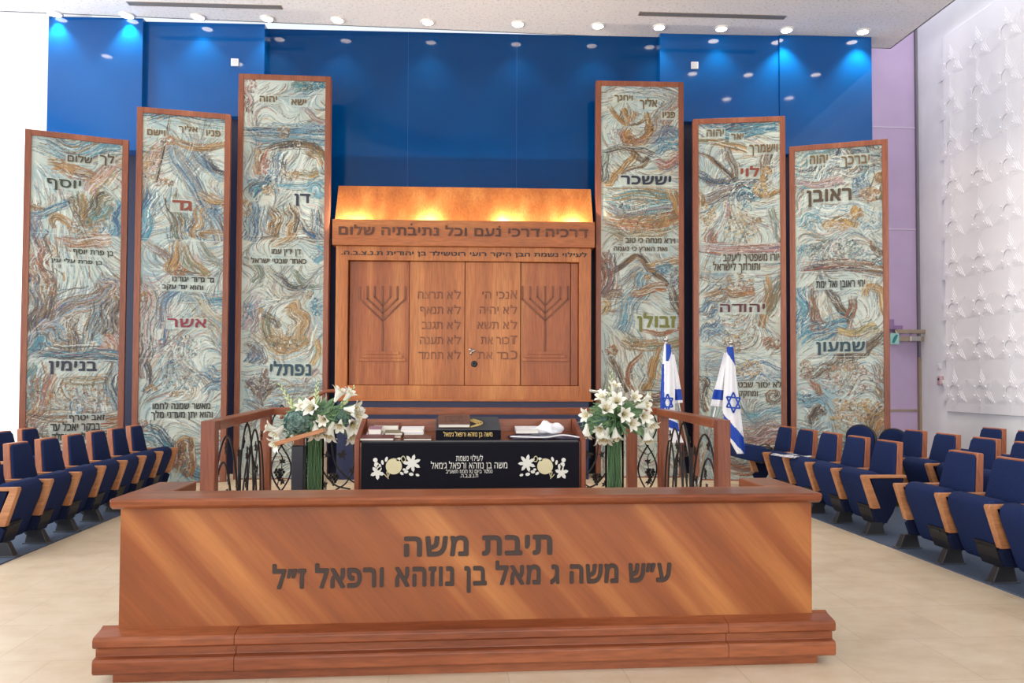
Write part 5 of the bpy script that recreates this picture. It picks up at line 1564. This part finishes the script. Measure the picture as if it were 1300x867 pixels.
flag((928, 437), 0.06, 'blue and white flag on the right pole, nearest the chairs', [
    ([(448, 919, 927), (480, 911, 922), (500, 905, 921), (515, 902, 919, 2)], -0.05, lambda x, y: 494 < y - (x - 905) * 0.1 < 507),
    ([(440, 923, 931), (460, 921, 933), (490, 919, 936), (520, 917, 940), (545, 922, 943), (562, 928, 945), (576, 936, 945.5)], -0.13, lambda x, y: (y < 446 + (x - 922) * 1.6 and x > 922) or (525 < y - (x - 918) * 1.15 < 545)),
], (931, 511, 13, 10, 0.1, -0.19), (886, 612))
flag((845.5, 433), 0.02, 'blue and white flag on the left pole, partly behind the flowers', [
    ([(450, 848, 856), (480, 852, 862), (500, 854, 865), (513, 856, 866.5, -2)], -0.04, lambda x, y: 494 < y < 508),
    ([(437, 843, 851), (460, 841, 855), (490, 839, 857), (520, 838, 857), (545, 834, 862), (562, 842, 868)], -0.12, lambda x, y: (y < 458 - (x - 845) * 0.0 and x > 845.5 and y < 437 + (853 - x) * 3.2 + 8) or (x < 843.5 and 462 < y < 522) or (528 < y - (x - 838) * 0.4 < 538)),
], (847.5, 511, 11, 7.5, 0.0, -0.18), (882, 612))

# ------------------------------------------------------------------ auditorium chairs
NAVYD = plain('navy_side', (20, 28, 56), 0.8, 0, 0.15)


def make_chair(w, label, group):
    """local x = the way the chair faces; y runs across, the armrest stands at the y = 0 side, the seat spans 0..w"""
    t = thing('auditorium_chair', label, 'chair', (0, 0, 0), 0, group)
    y0, y1 = 0.04, w - 0.05
    # wooden back shell, leaning back and tapering to the top
    def loft(b, za, zb, fa, fb, ta, tb, ya, yb, cut=0.0):
        # outline in (y, z) with clipped upper corners, front plane fa..fb, thickness ta..tb
        P = [(y0 + ya, za), (y1 - ya, za), (y1 - yb, zb - cut), (y1 - yb - cut * 0.9, zb), (y0 + yb + cut * 0.9, zb), (y0 + yb, zb - cut)] if cut else [(y0 + ya, za), (y1 - ya, za), (y1 - yb, zb), (y0 + yb, zb)]
        fr = lambda z: fa + (fb - fa) * (z - za) / (zb - za)
        th = lambda z: ta + (tb - ta) * (z - za) / (zb - za)
        A = [b.verts.new((fr(z), y, z)) for y, z in P]; B = [b.verts.new((fr(z) - th(z), y, z)) for y, z in P]
        b.faces.new(A); b.faces.new(B[::-1]); n = len(P)
        for i in range(n): b.faces.new((A[i], A[(i + 1) % n], B[(i + 1) % n], B[i]))
        return b
    obj('back_shell', loft(NB(), 0.42, 0.885, -0.228, -0.296, 0.068, 0.058, 0.0, 0.06), W_SHELL, t, bevel=0.008)
    obj('back_cushion', loft(NB(), 0.45, 0.874, -0.20, -0.272, 0.03, 0.03, 0.004, 0.064, 0.03), NAVY, t, bevel=0.014, seg=3, smooth=True)
    # tipped-up seat
    b = NB()
    S = [(0.02, 0.565), (0.09, 0.60), (0.16, 0.60), (0.20, 0.56), (0.205, 0.50), (0.185, 0.43), (0.13, 0.29), (0.085, 0.16), (0.05, 0.10), (-0.02, 0.09), (-0.08, 0.16), (-0.06, 0.34)]
    S = [(p - 0.115, q) for p, q in S]
    prism(b, S, 'y', y0 + 0.005, y1 - 0.005)
    s_ = obj('seat', b, NAVY, t, bevel=0.02, seg=3, smooth=True)
    b = NB()
    prism(b, [(p - 0.115, q) for p, q in [(0.145, 0.262), (0.126, 0.225), (0.106, 0.155), (0.075, 0.085), (0.0, 0.06), (-0.03, 0.1), (0.05, 0.2), (0.1, 0.27)]], 'y', w * 0.12, w * 0.52)
    br = obj('seat_bracket', b, BLACK, s_, bevel=0.006)
    b = NB(); M = Matrix.Translation((0.027, w * 0.32, 0.236)) @ Matrix.Rotation(math.radians(25), 4, 'Y'); box(b, -0.006, 0.004, -0.05, 0.05, -0.008, 0.008, M); obj('slot', b, GREYP, br)
    arm(t, 0.0)
    return t


def arm(t, y):
    a = NB()
    prism(a, [(0.138, 0.575), (-0.30, 0.575), (-0.30, 0.545), (0.075, 0.545), (-0.035, 0.255), (0.045, 0.25), (0.142, 0.555)], 'y', y - 0.03, y + 0.03)
    obj('armrest', a, W_CHAIR, t, bevel=0.006)
    a = NB(); prism(a, [(-0.28, 0.54), (0.055, 0.54), (-0.03, 0.28), (0.04, 0.22), (0.0, 0.11), (-0.1, 0.11), (-0.17, 0.22)], 'y', y - 0.022, y + 0.022)
    obj('standard', a, NAVYD, t, bevel=0.004)
    a = NB()
    v = [a.verts.new(q) for q in [(-0.075, y - 0.035, 0.0), (0.125, y - 0.035, 0.0), (0.125, y + 0.035, 0.0), (-0.075, y + 0.035, 0.0), (-0.05, y - 0.03, 0.12), (0.07, y - 0.03, 0.12), (0.07, y + 0.03, 0.12), (-0.05, y + 0.03, 0.12)]]
    for f in ((0, 3, 2, 1), (4, 5, 6, 7), (0, 1, 5, 4), (1, 2, 6, 5), (2, 3, 7, 6), (3, 0, 4, 7)): a.faces.new([v[i] for i in f])
    fo = obj('foot', a, BLACK, t, bevel=0.004)
    a = NB(); box(a, -0.09, 0.14, y - 0.039, y + 0.039, 0.0, 0.012); obj('floor_plate', a, GREYP, fo, bevel=0.003)


CH = 0.012   # carpet
ordn = ['first', 'second', 'third', 'fourth', 'fifth', 'sixth', 'seventh', 'eighth']


def end_arm(t, y): arm(t, y)


# right side: facing -x, so the armrest (y = 0 side of the chair) must be the far or near one: mirror by building with negative width
def mirrored(t):
    for ch in t.children_recursive if hasattr(t, 'children_recursive') else t.children:
        if ch.type == 'MESH':
            ch.data.transform(Matrix.Diagonal((1, -1, 1, 1))); ch.data.flip_normals()
    return t


bpy.context.view_layer.update()
RW = 0.575
pr = make_chair(RW, '', 'right hand block of navy chairs')
mirrored(pr)   # faces -x after half a turn, seat runs to +y


def put(proto, x, y, rz, label, state={}):
    k = proto.name
    if k not in state:
        state[k] = 1
        proto.location = (x, y, CH); proto.rotation_euler = (0, 0, rz); proto['label'] = label
        return proto
    return dup(proto, (x, y, CH), rz, label)


ch_r = []
for k in range(4):
    ch_r.append(put(pr, 4.11, 5.85 - RW * k, PI, 'navy tip-up chair in the right front row, %s toward the camera from the aisle' % ('first' if k == 0 else ordn[k])))
for k in range(5):
    ch_r.append(put(pr, 4.13, 7.0 + RW * k, PI, 'navy tip-up chair in the right front row, %s beyond the aisle' % ('first' if k == 0 else ordn[k])))
for k, (x, y) in enumerate(((5.42, 8.55), (5.42, 7.95), (5.42, 7.33), (5.42, 6.72), (5.42, 6.1))):
    put(pr, x, y + 0.0, PI, 'navy tip-up chair in the right second row, %s from the far end' % ('first' if k == 0 else ordn[k]))
for k, (x, y) in enumerate(((6.75, 8.95), (6.75, 8.33), (6.75, 7.7))):
    put(pr, x, y, PI, 'navy tip-up chair in the right rear row, %s from the far end' % ('first' if k == 0 else ordn[k]))
end_arm(ch_r[0], -RW)
end_arm(ch_r[8], -RW)
# the far end chair has its seat let down
far = ch_r[8]
far['label'] = 'navy chair with its seat let down, at the far end of the right front row'
for ch in list(far.children):
    if ch.name.startswith('seat'):
        ch.data = ch.data.copy()
        ch.matrix_local = Matrix.Translation((0.0, 0, 0.38)) @ Matrix.Rotation(math.radians(62), 4, 'Y') @ Matrix.Translation((0.0, 0, -0.12))

LW = 0.52
plf = make_chair(LW, '', 'left hand block of navy chairs')
for k in range(7):
    o = put(plf, -3.72, 6.59 + LW * k, 0, 'navy tip-up chair in the left front row, %s to the camera' % ('nearest' if k == 0 else ordn[k] + ' nearest') if k < 6 else 'navy tip-up chair at the far end of the left front row')
    if k == 6: end_arm(o, LW)
for k, y in enumerate((9.15, 8.63)):
    put(plf, -4.72, y, 0, 'navy tip-up chair in the left second row, %s from the far end' % ('first' if k == 0 else 'second'))

# two round-backed chairs behind the right block
for px_, py, Y, lab in ((1078, 541, 9.2, 'round-backed navy chair standing behind the right front row'), (1121, 546, 9.42, 'round-backed navy chair half hidden behind the right second row')):
    p = at(px_, py, Y)
    t = thing('round_back_chair', lab, 'chair', (p.x, Y, CH), math.radians(-66), 'round-backed chairs by the right panel')
    b = NB()
    zt_ = p.z - CH
    P = [(-0.2, zt_ - 0.42)] + [(-0.2 * math.cos(a * PI / 12), zt_ - 0.16 + 0.16 * math.sin(a * PI / 12)) for a in range(13)] + [(0.2, zt_ - 0.42)]
    prism(b, P, 'y', 0.2, 0.235); obj('back', b, NAVY, t, bevel=0.012)
    b = NB(); tube(b, [(q[0] * 1.06, 0.23, q[1] + 0.006) for q in P], 0.014, 8); obj('back_frame', b, BLACK, t, True)
    b = NB(); box(b, -0.22, 0.22, -0.22, 0.2, 0.42, 0.49); obj('seat', b, NAVY, t, bevel=0.02)
    for sx in (-0.19, 0.19):
        b = NB(); tube(b, [(sx, -0.19, 0), (sx, -0.19, 0.42)], 0.014, 8); obj('leg', b, BLACK, t, True)
        b = NB(); tube(b, [(sx, 0.215, 0), (sx, 0.215, zt_ - 0.4)], 0.014, 8); obj('leg', b, BLACK, t, True)

# things left on the far chairs
p = at(988, 575, 9.55)
t = thing('black_bag', 'small black bag lying on the far end chair of the right front row', 'bag', (4.05, 9.45, 0.585))
b = NB(); ball(b, (0, 0, 0.03), 0.12, 1.1, 0.9, 0.32, 14, 9)
for v in b.verts: v.co.z = max(v.co.z, 0.0)
obj('body', b, BLACK, t, True)
b = NB(); tube(b, bez([(-0.08, -0.03, 0.06), (-0.03, -0.06, 0.09), (0.04, -0.05, 0.09), (0.09, -0.02, 0.06)], 5), 0.006, 6); obj('strap', b, BLACK, t, True)
t = thing('newspaper', 'folded newspaper lying on an armrest in the right front row', 'newspaper', (4.1, 8.72, 0.592), 0.3)
b = NB(); n = 8
vs = [[b.verts.new((-0.15 + 0.3 * i / n, -0.2 + 0.4 * j / n, 0.012 + 0.012 * math.sin(i * 1.1) * math.cos(j * 0.8))) for i in range(n + 1)] for j in range(n + 1)]
for j in range(n):
    for i in range(n): b.faces.new((vs[j][i], vs[j][i + 1], vs[j + 1][i + 1], vs[j + 1][i]))
o = obj('sheets', b, mottled('newsprint', [(0.4, (150, 150, 160)), (0.6, (226, 226, 230))], 30, 2, 0.7, (1, 6, 1)), t, True); md = o.modifiers.new('thick', 'SOLIDIFY'); md.thickness = 0.01

bpy.data.objects.remove(_to)

# ------------------------------------------------------------------ light
def area(name, loc, rot, sx, sy, power, col=(1, 1, 1)):
    ld = bpy.data.lights.new(name, 'AREA'); ld.shape = 'RECTANGLE'; ld.size = sx; ld.size_y = sy; ld.energy = power; ld.color = col
    o = bpy.data.objects.new(name, ld); COL.objects.link(o); o.location = loc; o.rotation_euler = rot
    return o


# daylight through the tall windows of the left wall
for k, (y0, y1) in enumerate(((-4.5, -1.0), (0.0, 3.5), (4.5, 8.0), (8.6, 11.4))):
    area('daylight_window', (-9.1, (y0 + y1) / 2, 3.25), (0, -PI / 2, 0), 4.6, y1 - y0, (150, 170, 170, 260)[k], (0.94, 0.97, 1.0))
# daylight from the glazed front of the hall
area('daylight_front', (0, -7.0, 3.2), (PI / 2, 0, 0), 11, 5, 420, (1.0, 0.97, 0.94))

# skylight over the gap between the ceiling and the right wall
area('skylight', (7.4, 6.0, 9.3), (0, 0, 0), 0.6, 11, 100, (0.95, 0.97, 1.0))
w = bpy.data.worlds.new('world'); SC.world = w; w.use_nodes = True
bg = w.node_tree.nodes['Background']; bg.inputs['Color'].default_value = (0.86, 0.92, 1.0, 1); bg.inputs['Strength'].default_value = 0.68
vs_ = SC.view_settings
vs_.view_transform = 'Standard'; vs_.look = 'None'; vs_.gamma = 1.0; vs_.exposure = 0.68
vs_.use_curve_mapping = False
